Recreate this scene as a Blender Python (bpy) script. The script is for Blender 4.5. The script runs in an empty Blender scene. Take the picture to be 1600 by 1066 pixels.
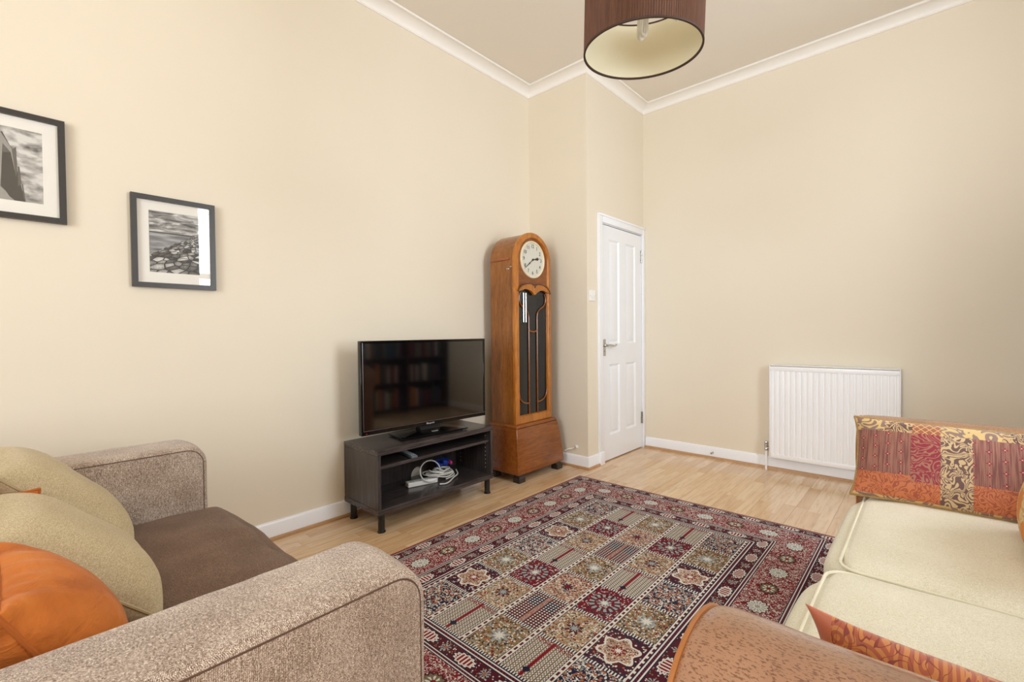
import bpy, bmesh, math, random
from mathutils import Vector, Matrix, noise
random.seed(7)
SC = bpy.context.scene
COL = SC.collection
PI = math.pi

# ------------------------------------------------------------------ camera
F_PX, YAW, PITCH, ROLL = 721.02, 0.737893, 0.0186724, -0.00933023
CAM = Vector((2.591, 0.0, 1.09))
def make_camera():
    cy, sy = math.cos(YAW), math.sin(YAW)
    f = Vector((-sy*math.cos(PITCH), cy*math.cos(PITCH), -math.sin(PITCH)))
    r = Vector((cy, sy, 0)); u = r.cross(f)
    r2 = math.cos(ROLL)*r + math.sin(ROLL)*u
    u2 = -math.sin(ROLL)*r + math.cos(ROLL)*u
    cd = bpy.data.cameras.new('camera'); co = bpy.data.objects.new('camera', cd); COL.objects.link(co)
    m = Matrix((r2, u2, -f)).transposed().to_4x4(); m.translation = CAM
    co.matrix_world = m
    cd.sensor_fit = 'HORIZONTAL'; cd.sensor_width = 36.0; cd.lens = F_PX/1600*36.0
    cd.clip_start = 0.02
    SC.camera = co
make_camera()

# room dimensions (metres): left wall x=0, back wall y=YB, right wall x=XR, rear wall y=YR
YB, YJ, XD, XR, YR, ZC = 4.05, 3.089, 0.585, 3.75, -3.1, 3.165
WIN = [(1.52, 2.62)]        # y-ranges of the two sash windows in the right wall
WZ0, WZ1 = 0.72, 2.88
FILL_WIN = (1.35, 3.25)                          # x-range of an unseen rear window, added to brighten the room

# ------------------------------------------------------------------ world, daylight, exposure
vs = SC.view_settings
vs.view_transform = 'Standard'; vs.look = 'None'; vs.gamma = 1.0; vs.use_curve_mapping = False
vs.exposure = 0.13
SC.display_settings.display_device = 'sRGB'
W = bpy.data.worlds.new('world'); SC.world = W; W.use_nodes = True
W.node_tree.nodes['Background'].inputs[0].default_value = (0.86, 0.93, 1.0, 1)
W.node_tree.nodes['Background'].inputs[1].default_value = 1.5
def window_light(name, loc, rot, sx, sy, power, col=(0.86, 0.94, 1.0)):
    d = bpy.data.lights.new(name, 'AREA'); d.shape = 'RECTANGLE'; d.size = sx; d.size_y = sy
    d.energy = power; d.color = col
    o = bpy.data.objects.new(name, d); COL.objects.link(o); o.location = loc; o.rotation_euler = rot
    return o
WP = 78.0
for a, b in WIN:     # sky light entering each window of the right wall
    window_light('area_light', (XR+0.34, (a+b)/2, (WZ0+WZ1)/2), (0, PI/2, 0), WZ1-WZ0, b-a, WP)
window_light('area_light', ((FILL_WIN[0]+FILL_WIN[1])/2, YR-0.34, (WZ0+WZ1)/2), (PI/2, 0, 0), FILL_WIN[1]-FILL_WIN[0], WZ1-WZ0, 150.0)  # added fill light behind the camera, set outside the made-up rear window
try:
    SC.cycles.max_bounces = 10; SC.cycles.diffuse_bounces = 6; SC.cycles.glossy_bounces = 4
    SC.cycles.transparent_max_bounces = 12; SC.cycles.caustics_reflective = False; SC.cycles.caustics_refractive = False
    SC.cycles.use_denoising = True; SC.cycles.sample_clamp_indirect = 6.0
except Exception:
    pass

# ------------------------------------------------------------------ object helpers
def tag(o, label=None, cat=None, group=None, kind=None):
    if label: o['label'] = label
    if cat: o['category'] = cat
    if group: o['group'] = group
    if kind: o['kind'] = kind
    return o
def finish(bm, smooth=True, angle=38):
    bm.normal_update()
    if smooth:
        for f in bm.faces: f.smooth = True
        ca = math.radians(angle)
        for e in bm.edges:
            if len(e.link_faces) == 2:
                try: e.smooth = e.calc_face_angle() < ca
                except ValueError: e.smooth = True
def obj(name, bm, mat=None, parent=None, smooth=True, angle=38, origin=None):
    """link bm as one mesh object; bm is in world coordinates unless the parent is rotated (local=True roots)"""
    finish(bm, smooth, angle)
    if origin is None and parent is not None:
        o_ = Vector((0, 0, 0)); q = parent; loc_ = False
        while q is not None: o_ += q.location; loc_ = loc_ or bool(q.get('_local')); q = q.parent
        if not loc_: origin = o_
    if origin is not None: bmesh.ops.translate(bm, verts=bm.verts, vec=-Vector(origin))
    me = bpy.data.meshes.new(name); bm.to_mesh(me); bm.free()
    o = bpy.data.objects.new(name, me); COL.objects.link(o)
    if mat:
        for m in (mat if isinstance(mat, (list, tuple)) else [mat]): me.materials.append(m)
    if parent is not None: o.parent = parent
    elif origin is not None: o.location = origin
    return o
def root(name, loc, label, cat, group=None, rotz=0.0, local=False):
    o = bpy.data.objects.new(name, None); COL.objects.link(o); o.empty_display_size = 0.05
    o.location = loc; o.rotation_euler = (0, 0, rotz)
    if local: o['_local'] = 1
    return tag(o, label, cat, group)
def BM(): return bmesh.new()
def add_box(bm, x0, x1, y0, y1, z0, z1, bev=0.0, seg=2, mi=0):
    r = bmesh.ops.create_cube(bm, size=1.0)
    vs_ = r['verts']
    for v in vs_:
        v.co = Vector(((x0+x1)/2+v.co.x*(x1-x0), (y0+y1)/2+v.co.y*(y1-y0), (z0+z1)/2+v.co.z*(z1-z0)))
    fs = set(f for v in vs_ for f in v.link_faces)
    for f in fs: f.material_index = mi
    if bev > 0:
        es = list(set(e for v in vs_ for e in v.link_edges))
        bmesh.ops.bevel(bm, geom=es, offset=bev, segments=seg, profile=0.5, affect='EDGES')
    return bm
def box(x0, x1, y0, y1, z0, z1, bev=0.0, seg=2): return add_box(BM(), x0, x1, y0, y1, z0, z1, bev, seg)
AX = {'x': lambda a, b, c: Vector((c, a, b)), 'y': lambda a, b, c: Vector((a, c, b)), 'z': lambda a, b, c: Vector((a, b, c))}
def add_prism(bm, prof, axis, c0, c1, bev=0.0, seg=3, mi=0):
    """prof: 2D closed polygon in the plane normal to axis: x->(y,z)  y->(x,z)  z->(x,y)"""
    fn = AX[axis]
    a = [bm.verts.new(fn(p[0], p[1], c0)) for p in prof]; b = [bm.verts.new(fn(p[0], p[1], c1)) for p in prof]
    n = len(prof)
    f0 = bm.faces.new(a[::-1]); f1 = bm.faces.new(b); f0.material_index = f1.material_index = mi
    for i in range(n):
        f = bm.faces.new((a[i], a[(i+1) % n], b[(i+1) % n], b[i])); f.material_index = mi
    if bev > 0:
        es = list(f0.edges)+list(f1.edges)
        bmesh.ops.bevel(bm, geom=es, offset=bev, segments=seg, profile=0.5, affect='EDGES')
    bmesh.ops.recalc_face_normals(bm, faces=bm.faces)
    return bm
def prism(prof, axis, c0, c1, bev=0.0, seg=3): return add_prism(BM(), prof, axis, c0, c1, bev, seg)
def add_lathe(bm, prof, origin, axis='z', n=32):
    """prof: list of (radius, height)"""
    fn = {'z': lambda r, a, h: Vector((r*math.cos(a), r*math.sin(a), h)), 'x': lambda r, a, h: Vector((h, r*math.cos(a), r*math.sin(a))),
          'y': lambda r, a, h: Vector((r*math.sin(a), h, r*math.cos(a)))}[axis]
    o = Vector(origin); rings = []
    for r, h in prof:
        if r < 1e-6: rings.append([bm.verts.new(o+fn(0, 0, h))])
        else: rings.append([bm.verts.new(o+fn(r, 2*PI*i/n, h)) for i in range(n)])
    for A, B in zip(rings, rings[1:]):
        for i in range(n):
            j = (i+1) % n
            if len(A) == 1 and len(B) == 1: continue
            if len(A) == 1: bm.faces.new((A[0], B[j], B[i]))
            elif len(B) == 1: bm.faces.new((A[i], A[j], B[0]))
            else: bm.faces.new((A[i], A[j], B[j], B[i]))
    bmesh.ops.recalc_face_normals(bm, faces=bm.faces)
    return bm
def lathe(prof, origin, axis='z', n=32): return add_lathe(BM(), prof, origin, axis, n)
def catmull(pts, sub=8, closed=False):
    P = [Vector(p) for p in pts]; n = len(P); out = []
    rng = range(n) if closed else range(n-1)
    for i in rng:
        if closed: p0, p1, p2, p3 = P[(i-1) % n], P[i], P[(i+1) % n], P[(i+2) % n]
        else: p0, p1, p2, p3 = P[max(i-1, 0)], P[i], P[i+1], P[min(i+2, n-1)]
        for k in range(sub):
            t = k/sub
            out.append(0.5*((2*p1)+(-p0+p2)*t+(2*p0-5*p1+4*p2-p3)*t*t+(-p0+3*p1-3*p2+p3)*t**3))
    if not closed: out.append(P[-1])
    return out
def add_tube(bm, pts, r, n=8, closed=False, flat=1.0):
    P = [Vector(p) for p in pts]; m = len(P)
    tan = []
    for i in range(m):
        a = P[(i-1) % m] if (closed or i > 0) else P[i]; b = P[(i+1) % m] if (closed or i < m-1) else P[i]
        t = (b-a); tan.append(t.normalized() if t.length > 1e-9 else Vector((0, 0, 1)))
    ref = Vector((0, 0, 1)) if abs(tan[0].z) < 0.9 else Vector((1, 0, 0))
    nrm = (ref-tan[0]*ref.dot(tan[0])).normalized(); rings = []
    for i in range(m):
        nrm = (nrm-tan[i]*nrm.dot(tan[i]))
        nrm = nrm.normalized() if nrm.length > 1e-6 else Vector((1, 0, 0))
        bi = tan[i].cross(nrm)
        rr = r[i] if isinstance(r, (list, tuple)) else r
        rings.append([bm.verts.new(P[i]+nrm*rr*math.cos(2*PI*k/n)+bi*rr*flat*math.sin(2*PI*k/n)) for k in range(n)])
    last = m if closed else m-1
    for i in range(last):
        A, B = rings[i], rings[(i+1) % m]
        for k in range(n): bm.faces.new((A[k], A[(k+1) % n], B[(k+1) % n], B[k]))
    if not closed: bm.faces.new(rings[0][::-1]); bm.faces.new(rings[-1])
    bmesh.ops.recalc_face_normals(bm, faces=bm.faces)
    return bm
def tube(pts, r, n=8, closed=False, flat=1.0): return add_tube(BM(), pts, r, n, closed, flat)
def rbox(x0, x1, y0, y1, z0, z1, r, step=0.03, fn=None):
    """finely meshed rounded box; fn(p, c) may move each vertex (c = position -1..1 in the box)"""
    bm = BM(); c = Vector(((x0+x1)/2, (y0+y1)/2, (z0+z1)/2)); h = Vector(((x1-x0)/2, (y1-y0)/2, (z1-z0)/2))
    n = [max(3, int(round(2*h[k]/step))) for k in range(3)]
    cache = {}
    def grid(k):      # positions concentrated towards the rounded ends
        L = [-1+2*i/n[k] for i in range(n[k]+1)]
        e = r/h[k]
        return sorted(set([round(a, 5) for a in L]+[round(s*(1-e*q), 5) for s in (-1, 1) for q in (0.15, 0.4, 0.7, 1.0) if e < 1]))
    G = [grid(k) for k in range(3)]
    def vert(p):
        key = (round(p[0], 5), round(p[1], 5), round(p[2], 5))
        if key in cache: return cache[key]
        q = Vector((p[0]*h.x, p[1]*h.y, p[2]*h.z))
        inner = Vector([max(-(h[k]-r), min(h[k]-r, q[k])) for k in range(3)])
        d = q-inner
        if d.length > 1e-9: q = inner+d.normalized()*r
        w = c+q
        if fn: w = fn(w, Vector(p))
        cache[key] = bm.verts.new(w); return cache[key]
    for k in range(3):
        a, b = (k+1) % 3, (k+2) % 3
        for s in (-1, 1):
            for i in range(len(G[a])-1):
                for j in range(len(G[b])-1):
                    qs = []
                    for (ii, jj) in ((i, j), (i+1, j), (i+1, j+1), (i, j+1)):
                        p = [0, 0, 0]; p[k] = s; p[a] = G[a][ii]; p[b] = G[b][jj]; qs.append(vert(p))
                    if s < 0: qs = qs[::-1]
                    try: bm.faces.new(qs)
                    except ValueError: pass
    return bm
def sweep(path, prof, side=1, ends=None):
    """sweep a (offset, z) profile along a 2-D path with mitred corners; returns one bmesh per segment"""
    P = [Vector((p[0], p[1])) for p in path]; n = len(P)
    nrm = []
    for i in range(n-1):
        d = (P[i+1]-P[i]).normalized(); nrm.append(Vector((d.y, -d.x))*side)
    def off(i, d):
        if i == 0: return P[0]+nrm[0]*d
        if i == n-1: return P[-1]+nrm[-1]*d
        a, b = nrm[i-1], nrm[i]; m = (a+b); m = m/m.dot(a)
        return P[i]+m*d
    res = []
    for i in range(n-1):
        bm = BM()
        A = [bm.verts.new((*off(i, d), z)) for d, z in prof]; B = [bm.verts.new((*off(i+1, d), z)) for d, z in prof]
        k = len(prof)
        for j in range(k): bm.faces.new((A[j], A[(j+1) % k], B[(j+1) % k], B[j]))
        bm.faces.new(A[::-1]); bm.faces.new(B)
        bmesh.ops.recalc_face_normals(bm, faces=bm.faces)
        res.append(bm)
    return res
def text_bm(s, size, depth=0.0008):
    """text outline as a mesh lying in its local XY plane, centred"""
    cu = bpy.data.curves.new('t', 'FONT'); cu.body = s; cu.size = size; cu.extrude = depth; cu.align_x = 'CENTER'; cu.align_y = 'CENTER'
    cu.resolution_u = 3
    o = bpy.data.objects.new('t', cu); COL.objects.link(o)
    dg = bpy.context.evaluated_depsgraph_get(); dg.update()
    me = bpy.data.meshes.new_from_object(o.evaluated_get(dg))
    bm = BM(); bm.from_mesh(me)
    bpy.data.objects.remove(o); bpy.data.curves.remove(cu); bpy.data.meshes.remove(me)
    return bm

# ------------------------------------------------------------------ material expression helper
def lin(c):
    return tuple(((v/255)/12.92 if v/255 <= 0.04045 else (((v/255)+0.055)/1.055)**2.4) for v in c)+(1.0,)
class E:
    def __init__(s, g, sock): s.g = g; s.s = sock
    def _b(s, op, o, c=None): return s.g.math(op, s, o, c)
    def __add__(s, o): return s._b('ADD', o)
    __radd__ = __add__
    def __sub__(s, o): return s._b('SUBTRACT', o)
    def __rsub__(s, o): return s.g.math('SUBTRACT', o, s)
    def __mul__(s, o): return s._b('MULTIPLY', o)
    __rmul__ = __mul__
    def __truediv__(s, o): return s._b('DIVIDE', o)
    def __rtruediv__(s, o): return s.g.math('DIVIDE', o, s)
    def __lt__(s, o): return s._b('LESS_THAN', o)
    def __gt__(s, o): return s._b('GREATER_THAN', o)
    def abs(s): return s._b('ABSOLUTE', 0)
    def sin(s): return s._b('SINE', 0)
    def cos(s): return s._b('COSINE', 0)
    def floor(s): return s._b('FLOOR', 0)
    def sqrt(s): return s._b('SQRT', 0)
    def mod(s, o): return s._b('FLOORED_MODULO', o)
    def min(s, o): return s._b('MINIMUM', o)
    def max(s, o): return s._b('MAXIMUM', o)
    def atan2(s, o): return s._b('ARCTAN2', o)
    def near(s, v, w): return (s-v).abs() < w
class G:
    def __init__(s, name):
        s.m = bpy.data.materials.new(name); s.m.use_nodes = True; s.nt = s.m.node_tree
        s.p = s.nt.nodes['Principled BSDF']; s.out = s.nt.nodes['Material Output']
    def node(s, t, **kw):
        n = s.nt.nodes.new(t)
        for k, v in kw.items(): setattr(n, k, v)
        return n
    def put(s, sock, v):
        if isinstance(v, E): s.nt.links.new(v.s, sock)
        elif isinstance(v, (int, float)): sock.default_value = v
        elif isinstance(v, tuple): sock.default_value = v
        else: s.nt.links.new(v, sock)
    def math(s, op, a, b=None, c=None):
        n = s.node('ShaderNodeMath', operation=op)
        s.put(n.inputs[0], a)
        if b is not None: s.put(n.inputs[1], b)
        if c is not None: s.put(n.inputs[2], c)
        return E(s, n.outputs[0])
    def xyz(s, kind='Object'):
        t = s.node('ShaderNodeTexCoord'); sp = s.node('ShaderNodeSeparateXYZ')
        s.nt.links.new(t.outputs[kind], sp.inputs[0])
        return E(s, sp.outputs[0]), E(s, sp.outputs[1]), E(s, sp.outputs[2])
    def vec(s, x, y, z=0.0):
        n = s.node('ShaderNodeCombineXYZ'); s.put(n.inputs[0], x); s.put(n.inputs[1], y); s.put(n.inputs[2], z)
        return n.outputs[0]
    def noise(s, v, scale=5.0, detail=2.0, rough=0.5, dist=0.0, dim='3D'):
        n = s.node('ShaderNodeTexNoise', noise_dimensions=dim); s.put(n.inputs['Vector'], v)
        n.inputs['Scale'].default_value = scale; n.inputs['Detail'].default_value = detail
        n.inputs['Roughness'].default_value = rough; n.inputs['Distortion'].default_value = dist
        return E(s, n.outputs[0])
    def voro(s, v, scale=5.0, feature='F1', dim='2D', rand=1.0):
        n = s.node('ShaderNodeTexVoronoi', feature=feature, voronoi_dimensions=dim); s.put(n.inputs['Vector'], v)
        n.inputs['Scale'].default_value = scale; n.inputs['Randomness'].default_value = rand
        d = E(s, n.outputs['Distance'])
        if feature == 'DISTANCE_TO_EDGE': return d
        sp = s.node('ShaderNodeSeparateColor'); s.nt.links.new(n.outputs['Color'], sp.inputs[0])
        return d, E(s, sp.outputs[0]), E(s, sp.outputs[1])
    def white(s, v):
        n = s.node('ShaderNodeTexWhiteNoise', noise_dimensions='3D'); s.put(n.inputs['Vector'], v)
        return E(s, n.outputs['Value'])
    def mix(s, f, a, b, mode='MIX'):
        n = s.node('ShaderNodeMix', data_type='RGBA', blend_type=mode)
        s.put(n.inputs[0], f); s.put(n.inputs[6], a); s.put(n.inputs[7], b)
        return n.outputs[2]
    def ramp(s, f, stops, interp='LINEAR'):
        n = s.node('ShaderNodeValToRGB'); cr = n.color_ramp; cr.interpolation = interp
        while len(cr.elements) < len(stops): cr.elements.new(0.5)
        for e, (p, c) in zip(cr.elements, stops): e.position = p; e.color = c
        s.put(n.inputs[0], f); return n.outputs[0]
    def smooth(s, f, a, b):
        n = s.node('ShaderNodeMapRange', interpolation_type='SMOOTHSTEP'); s.put(n.inputs[0], f)
        n.inputs[1].default_value = a; n.inputs[2].default_value = b
        return E(s, n.outputs[0])
    def bump(s, h, strength=0.3, dist=0.01):
        n = s.node('ShaderNodeBump'); n.inputs['Strength'].default_value = strength; n.inputs['Distance'].default_value = dist
        s.put(n.inputs['Height'], h); s.nt.links.new(n.outputs[0], s.p.inputs['Normal'])
    def set(s, color=None, rough=None, **kw):
        if color is not None: s.put(s.p.inputs['Base Color'], color)
        if rough is not None: s.put(s.p.inputs['Roughness'], rough)
        for k, v in kw.items(): s.put(s.p.inputs[k.replace('_', ' ')], v)
        return s.m
def plain(name, rgb, rough=0.5, metal=0.0, var=0.04, scale=30.0, bump=0.0, **kw):
    g = G(name); x, y, z = g.xyz(); v = g.vec(x, y, z)
    n = g.noise(v, scale, 3.0)
    c = lin(rgb); d = tuple(k*(1-var*2) for k in c[:3])+(1,)
    if bump: g.bump(n, bump, 0.003)
    return g.set(g.mix(n, d, c), rough, Metallic=metal, **kw)

# ------------------------------------------------------------------ materials
def m_wall():
    g = G('cream_wall_paint'); x, y, z = g.xyz(); v = g.vec(x, y, z)
    n = g.noise(v, 1.3, 3.0); f = g.noise(v, 260.0, 2.0); f2 = g.noise(v, 60.0, 2.0)
    g.bump(f+f2*0.7, 0.05, 0.002)
    return g.set(g.mix(n, lin((226, 215, 196)), lin((231, 221, 203))), 0.75)
M = {}
M['wall'] = m_wall()
M['ceiling'] = plain('ceiling_paint', (234, 226, 215), 0.85, bump=0.05, scale=120, var=0.01)
M['cornice'] = plain('cornice_paint', (244, 240, 235), 0.6, var=0.01)
M['gloss_white'] = plain('white_gloss_paint', (243, 245, 250), 0.28, var=0.01, scale=8)
M['door_white'] = plain('white_door_paint', (240, 242, 247), 0.32, var=0.01, scale=8)
M['radiator'] = plain('radiator_enamel', (246, 247, 250), 0.3, var=0.005)
M['plastic'] = plain('white_plastic', (240, 239, 235), 0.35, var=0.01)
M['chrome'] = plain('brushed_chrome', (200, 200, 198), 0.22, metal=1.0, var=0.05, scale=200)
M['black_plastic'] = plain('black_plastic', (16, 15, 16), 0.25, var=0.02)
M['black_gloss'] = plain('gloss_black_plastic', (12, 11, 12), 0.08, var=0.02)
M['cable_white'] = plain('white_cable', (226, 224, 218), 0.4)
M['cable_black'] = plain('black_cable', (24, 24, 28), 0.4)
M['cable_blue'] = plain('blue_plastic', (36, 66, 170), 0.35)
M['pink'] = plain('pink_plastic', (215, 60, 110), 0.4)
M['frame_black'] = plain('charcoal_stained_wood', (60, 56, 54), 0.38, var=0.12, scale=60)
M['mat'] = plain('off_white_mount_board', (250, 246, 238), 0.9, var=0.01)
M['skyboard'] = plain('daylight_backing', (240, 244, 250), 0.9)
def m_floor():
    g = G('light_oak_laminate'); x, y, z = g.xyz()
    w = 0.066; row = (x/w).floor(); off = g.white(g.vec(row, 3.0, 1.0))
    L = 0.46; s = y/L+off*7.0; col = s.floor()
    h = g.white(g.vec(row, col, 2.0)); h2 = g.white(g.vec(row, col, 9.0))
    gr = g.noise(g.vec(x*1.0+h*9.0, y*0.09+h*5.0, 0.0), 55.0, 5.0, 0.62, 0.6)
    gr2 = g.noise(g.vec(x+h2*3.0, y*0.16, 1.0), 14.0, 3.0, 0.5, 1.2)
    base = g.ramp(h*0.6+gr2*0.5, [(0.15, lin((202, 164, 122))), (0.5, lin((217, 184, 145))), (0.95, lin((231, 204, 170)))])
    c = g.mix(g.smooth(gr, 0.42, 0.75)*0.45, base, lin((168, 120, 74)))
    fx = (x/w).mod(1.0); fy = s.mod(1.0)
    seam = ((fx < 0.018)+(fx > 0.982)+(fy < 0.004)).min(1.0)
    rowb = (x/(w*3)).mod(1.0) < 0.011
    c = g.mix(seam*0.35+rowb*0.4, c, lin((130, 88, 52)))
    g.bump(gr*0.3-rowb*0.6, 0.06, 0.002)
    return g.set(c, g.math('ADD', gr*0.1, 0.16), Coat_Weight=0.25, Coat_Roughness=0.08)
M['floor'] = m_floor()
M['bead'] = plain('oak_beading', (196, 152, 108), 0.4, var=0.15, scale=40)
def m_darkwood(name, a, b, vert='z', rough=0.35):
    g = G(name); x, y, z = g.xyz()
    if vert == 'z': v = g.vec(x*1.0, y*1.0, z*0.06)
    else: v = g.vec(x*1.0, y*0.06, z*1.0)
    n = g.noise(v, 90.0, 4.0, 0.6, 0.4)
    g.bump(n, 0.15, 0.001)
    return g.set(g.mix(g.smooth(n, 0.3, 0.7), lin(a), lin(b)), rough)
M['bench_v'] = m_darkwood('black_brown_foil_upright', (44, 38, 37), (74, 66, 64), 'z', 0.28)
M['bench_h'] = m_darkwood('black_brown_foil_level', (46, 40, 39), (78, 70, 69), 'y', 0.22)
def m_oak(name, a, b, c, vert='z', rough=0.28, scale=34.0):
    g = G(name); x, y, z = g.xyz()
    if vert == 'z': v = g.vec(x, y, z*0.12)
    else: v = g.vec(x, y*0.12, z)
    n = g.noise(v, scale, 5.0, 0.6, 1.2); f = g.noise(v, scale*5, 3.0, 0.6)
    q = g.noise(g.vec(x, y, z), 3.0, 2.0)
    fl = g.noise(g.vec(x*1.0, y*1.0, z*6.0) if vert == 'z' else g.vec(x, y*6.0, z), 28.0, 2.0)
    cc = g.ramp(n*0.55+f*0.3+q*0.25, [(0.3, lin(a)), (0.52, lin(b)), (0.75, lin(c))])
    cc = g.mix(g.smooth(fl, 0.55, 0.75)*0.25, cc, lin(c))
    g.bump(f, 0.08, 0.001)
    return g.set(cc, rough, Coat_Weight=0.3, Coat_Roughness=0.15)
M['oak'] = m_oak('polished_oak_upright', (74, 36, 8), (128, 74, 22), (164, 104, 44))
M['oak_h'] = m_oak('polished_oak_level', (74, 34, 8), (128, 68, 20), (160, 96, 40), 'y')
M['oak_light'] = m_oak('golden_oak', (112, 58, 12), (172, 102, 30), (204, 136, 56))
M['oak_carved'] = m_oak('carved_oak', (92, 42, 16), (144, 74, 34), (170, 98, 54))
M['oak_dark'] = m_oak('dark_oak_edge', (48, 24, 8), (84, 46, 18), (120, 72, 34))
M['foot_dark'] = plain('dark_stained_foot', (52, 42, 40), 0.35, var=0.2)
M['clock_glass'] = plain('dark_clock_glass', (30, 30, 32), 0.05, var=0.1)
M['clock_inner'] = plain('dark_case_lining', (40, 38, 38), 0.7)
M['silver_tube'] = plain('silvered_chime_tube', (215, 215, 215), 0.2, metal=1.0)
M['dial'] = plain('silvered_clock_dial', (214, 212, 200), 0.35, var=0.05, scale=40)
M['dial_rim'] = plain('ivory_dial_rim', (236, 222, 190), 0.3)
M['ink'] = plain('dial_ink', (52, 46, 42), 0.5)
M['glass'] = None
def m_glass():
    g = G('clear_glass')
    nt = g.nt; nt.nodes.remove(g.p)
    tr = g.node('ShaderNodeBsdfTransparent'); gl = g.node('ShaderNodeBsdfGlossy'); gl.inputs['Roughness'].default_value = 0.01
    fr = g.node('ShaderNodeFresnel'); ge = g.node('ShaderNodeNewGeometry')
    g.put(fr.inputs[0], 1.5-E(g, ge.outputs['Backfacing'])*(1.5-1/1.5))
    mx = g.node('ShaderNodeMixShader'); nt.links.new(fr.outputs[0], mx.inputs[0]); nt.links.new(tr.outputs[0], mx.inputs[1]); nt.links.new(gl.outputs[0], mx.inputs[2])
    nt.links.new(mx.outputs[0], g.out.inputs[0]); return g.m
M['glass'] = m_glass()
def m_tweed(name, a, b, c, scale=320.0, bump=0.6, sheen=0.5, weave=0.05):
    g = G(name); x, y, z = g.xyz(); 
    wx = g.noise(g.vec(x, y*1.5, z), scale, 2.0, 0.7); wy = g.noise(g.vec(x*1.5, y, z*1.5), scale*0.8, 2.0, 0.7)
    wv = (x*1.0+z*0.7)*2513.0; wu = (y+z*0.7)*2513.0
    f = wx*0.5+wy*0.5+(wv+wx*3.0).sin()*(wu+wy*3.0).sin()*weave; q = g.noise(g.vec(x, y, z), 9.0, 3.0)
    sl = g.noise(g.vec(x, y*1.6, z*0.7), 170.0, 2.0)
    cc = g.ramp(f+(sl-0.5)*0.22+(q-0.5)*0.14, [(0.36, lin(a)), (0.5, lin(b)), (0.64, lin(c))])
    g.bump(f+sl*0.3, bump, 0.002)
    return g.set(cc, 0.85, Sheen_Weight=sheen, Sheen_Roughness=0.4)
M['tweed'] = m_tweed('brown_tweed', (92, 70, 56), (164, 141, 123), (240, 228, 216), 520.0, 0.6, 0.3, 0.09)
M['seat_brown'] = m_tweed('brown_chenille', (72, 50, 36), (106, 79, 61), (146, 118, 98), 480.0, 0.4, 0.12)
M['piping_brown'] = plain('brown_piping', (96, 72, 58), 0.8)
M['beige'] = m_tweed('beige_woven_cotton', (162, 142, 106), (196, 178, 140), (222, 208, 176), 520.0, 0.4, 0.15, 0.10)
M['beige_piping'] = plain('beige_piping', (190, 172, 134), 0.85)
M['cream'] = m_tweed('cream_woven_upholstery', (206, 200, 174), (230, 226, 206), (243, 240, 226), 480.0, 0.3, 0.1)
M['cream_piping'] = plain('cream_piping', (240, 236, 216), 0.8)
def m_velvet():
    g = G('orange_velvet'); x, y, z = g.xyz(); v = g.vec(x, y, z)
    n = g.noise(v, 7.0, 4.0, 0.6, 0.8); f = g.noise(v, 300.0, 2.0)
    w = g.noise(g.vec(x*0.6, y*2.0, z), 14.0, 3.0, 0.6, 1.5)
    g.bump(w+f*0.1, 0.4, 0.012)
    return g.set(g.ramp(n, [(0.3, lin((178, 92, 24))), (0.55, lin((208, 118, 42))), (0.8, lin((224, 146, 72)))]), 0.8, Sheen_Weight=0.15, Sheen_Roughness=0.3)
M['velvet'] = m_velvet()
M['velvet_seam'] = plain('orange_velvet_seam', (184, 98, 34), 0.8)
def m_leather():
    g = G('tan_leather'); x, y, z = g.xyz()
    n = g.noise(g.vec(x, y, z), 6.0, 3.0); sp = g.noise(g.vec(x*0.42, y, z), 480.0, 2.0, 0.55)
    sp2 = g.noise(g.vec(x*0.3, y, z), 170.0, 2.0, 0.5)
    base = g.ramp(n, [(0.3, lin((138, 94, 66))), (0.7, lin((170, 126, 96)))])
    c = g.mix(g.smooth(sp, 0.53, 0.62)*0.75, base, lin((92, 50, 26)))
    c = g.mix(g.smooth(sp2, 0.6, 0.8)*0.3, c, lin((120, 72, 42)))
    g.bump(sp*-1.0+g.noise(g.vec(x, y, z), 400.0, 2.0)*0.5, 0.15, 0.002)
    return g.set(c, 0.36, Coat_Weight=0.8, Coat_Roughness=0.14)
M['leather'] = m_leather()
M['leather_piping'] = plain('tan_leather_piping', (176, 112, 58), 0.35, var=0.1)
def m_shade():
    g = G('brown_pleated_shade'); x, y, z = g.xyz()
    n = g.noise(g.vec(x, y, z*0.1), 120.0, 2.0)
    return g.set(g.mix(n, lin((70, 42, 28)), lin((112, 74, 54))), 0.8)
M['shade'] = m_shade()
M['shade_lining'] = plain('cream_shade_lining', (232, 226, 200), 0.7, var=0.01)
M['shade_trim'] = plain('dark_brown_shade_trim', (62, 38, 24), 0.7)

# ------------------------------------------------------------------ room shell
def wall(name, bm): return tag(obj(name, bm, M['wall'], smooth=False), kind='structure')
T = 0.12
tag(obj('floor', box(-T, XR+0.5, YR-0.5, YB+T, -0.08, 0), M['floor'], smooth=False), kind='structure')
tag(obj('ceiling', box(-T, XR+T, YR-T, YB+T, ZC, ZC+0.08), M['ceiling'], smooth=False), kind='structure')
wall('wall_left', box(-T, 0, YR-T, YJ+0.001, 0, ZC))
wall('wall_recess', box(-T, XD-0.0005, YJ, YJ+T, 0, ZC))
def wall_door():
    bm = BM(); x0, x1 = XD-T, XD
    add_box(bm, x0, x1, YJ+0.0005, 3.30, 0, ZC); add_box(bm, x0, x1, 4.02, YB+T, 0, ZC); add_box(bm, x0, x1, 3.30, 4.02, 1.985, ZC)
    add_box(bm, x0-0.02, x0, 3.2, 4.1, 0, 2.1)
    return bm
wall('wall_door', wall_door())
wall('wall_back', box(XD, XR+T, YB, YB+T, 0, ZC))
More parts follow.
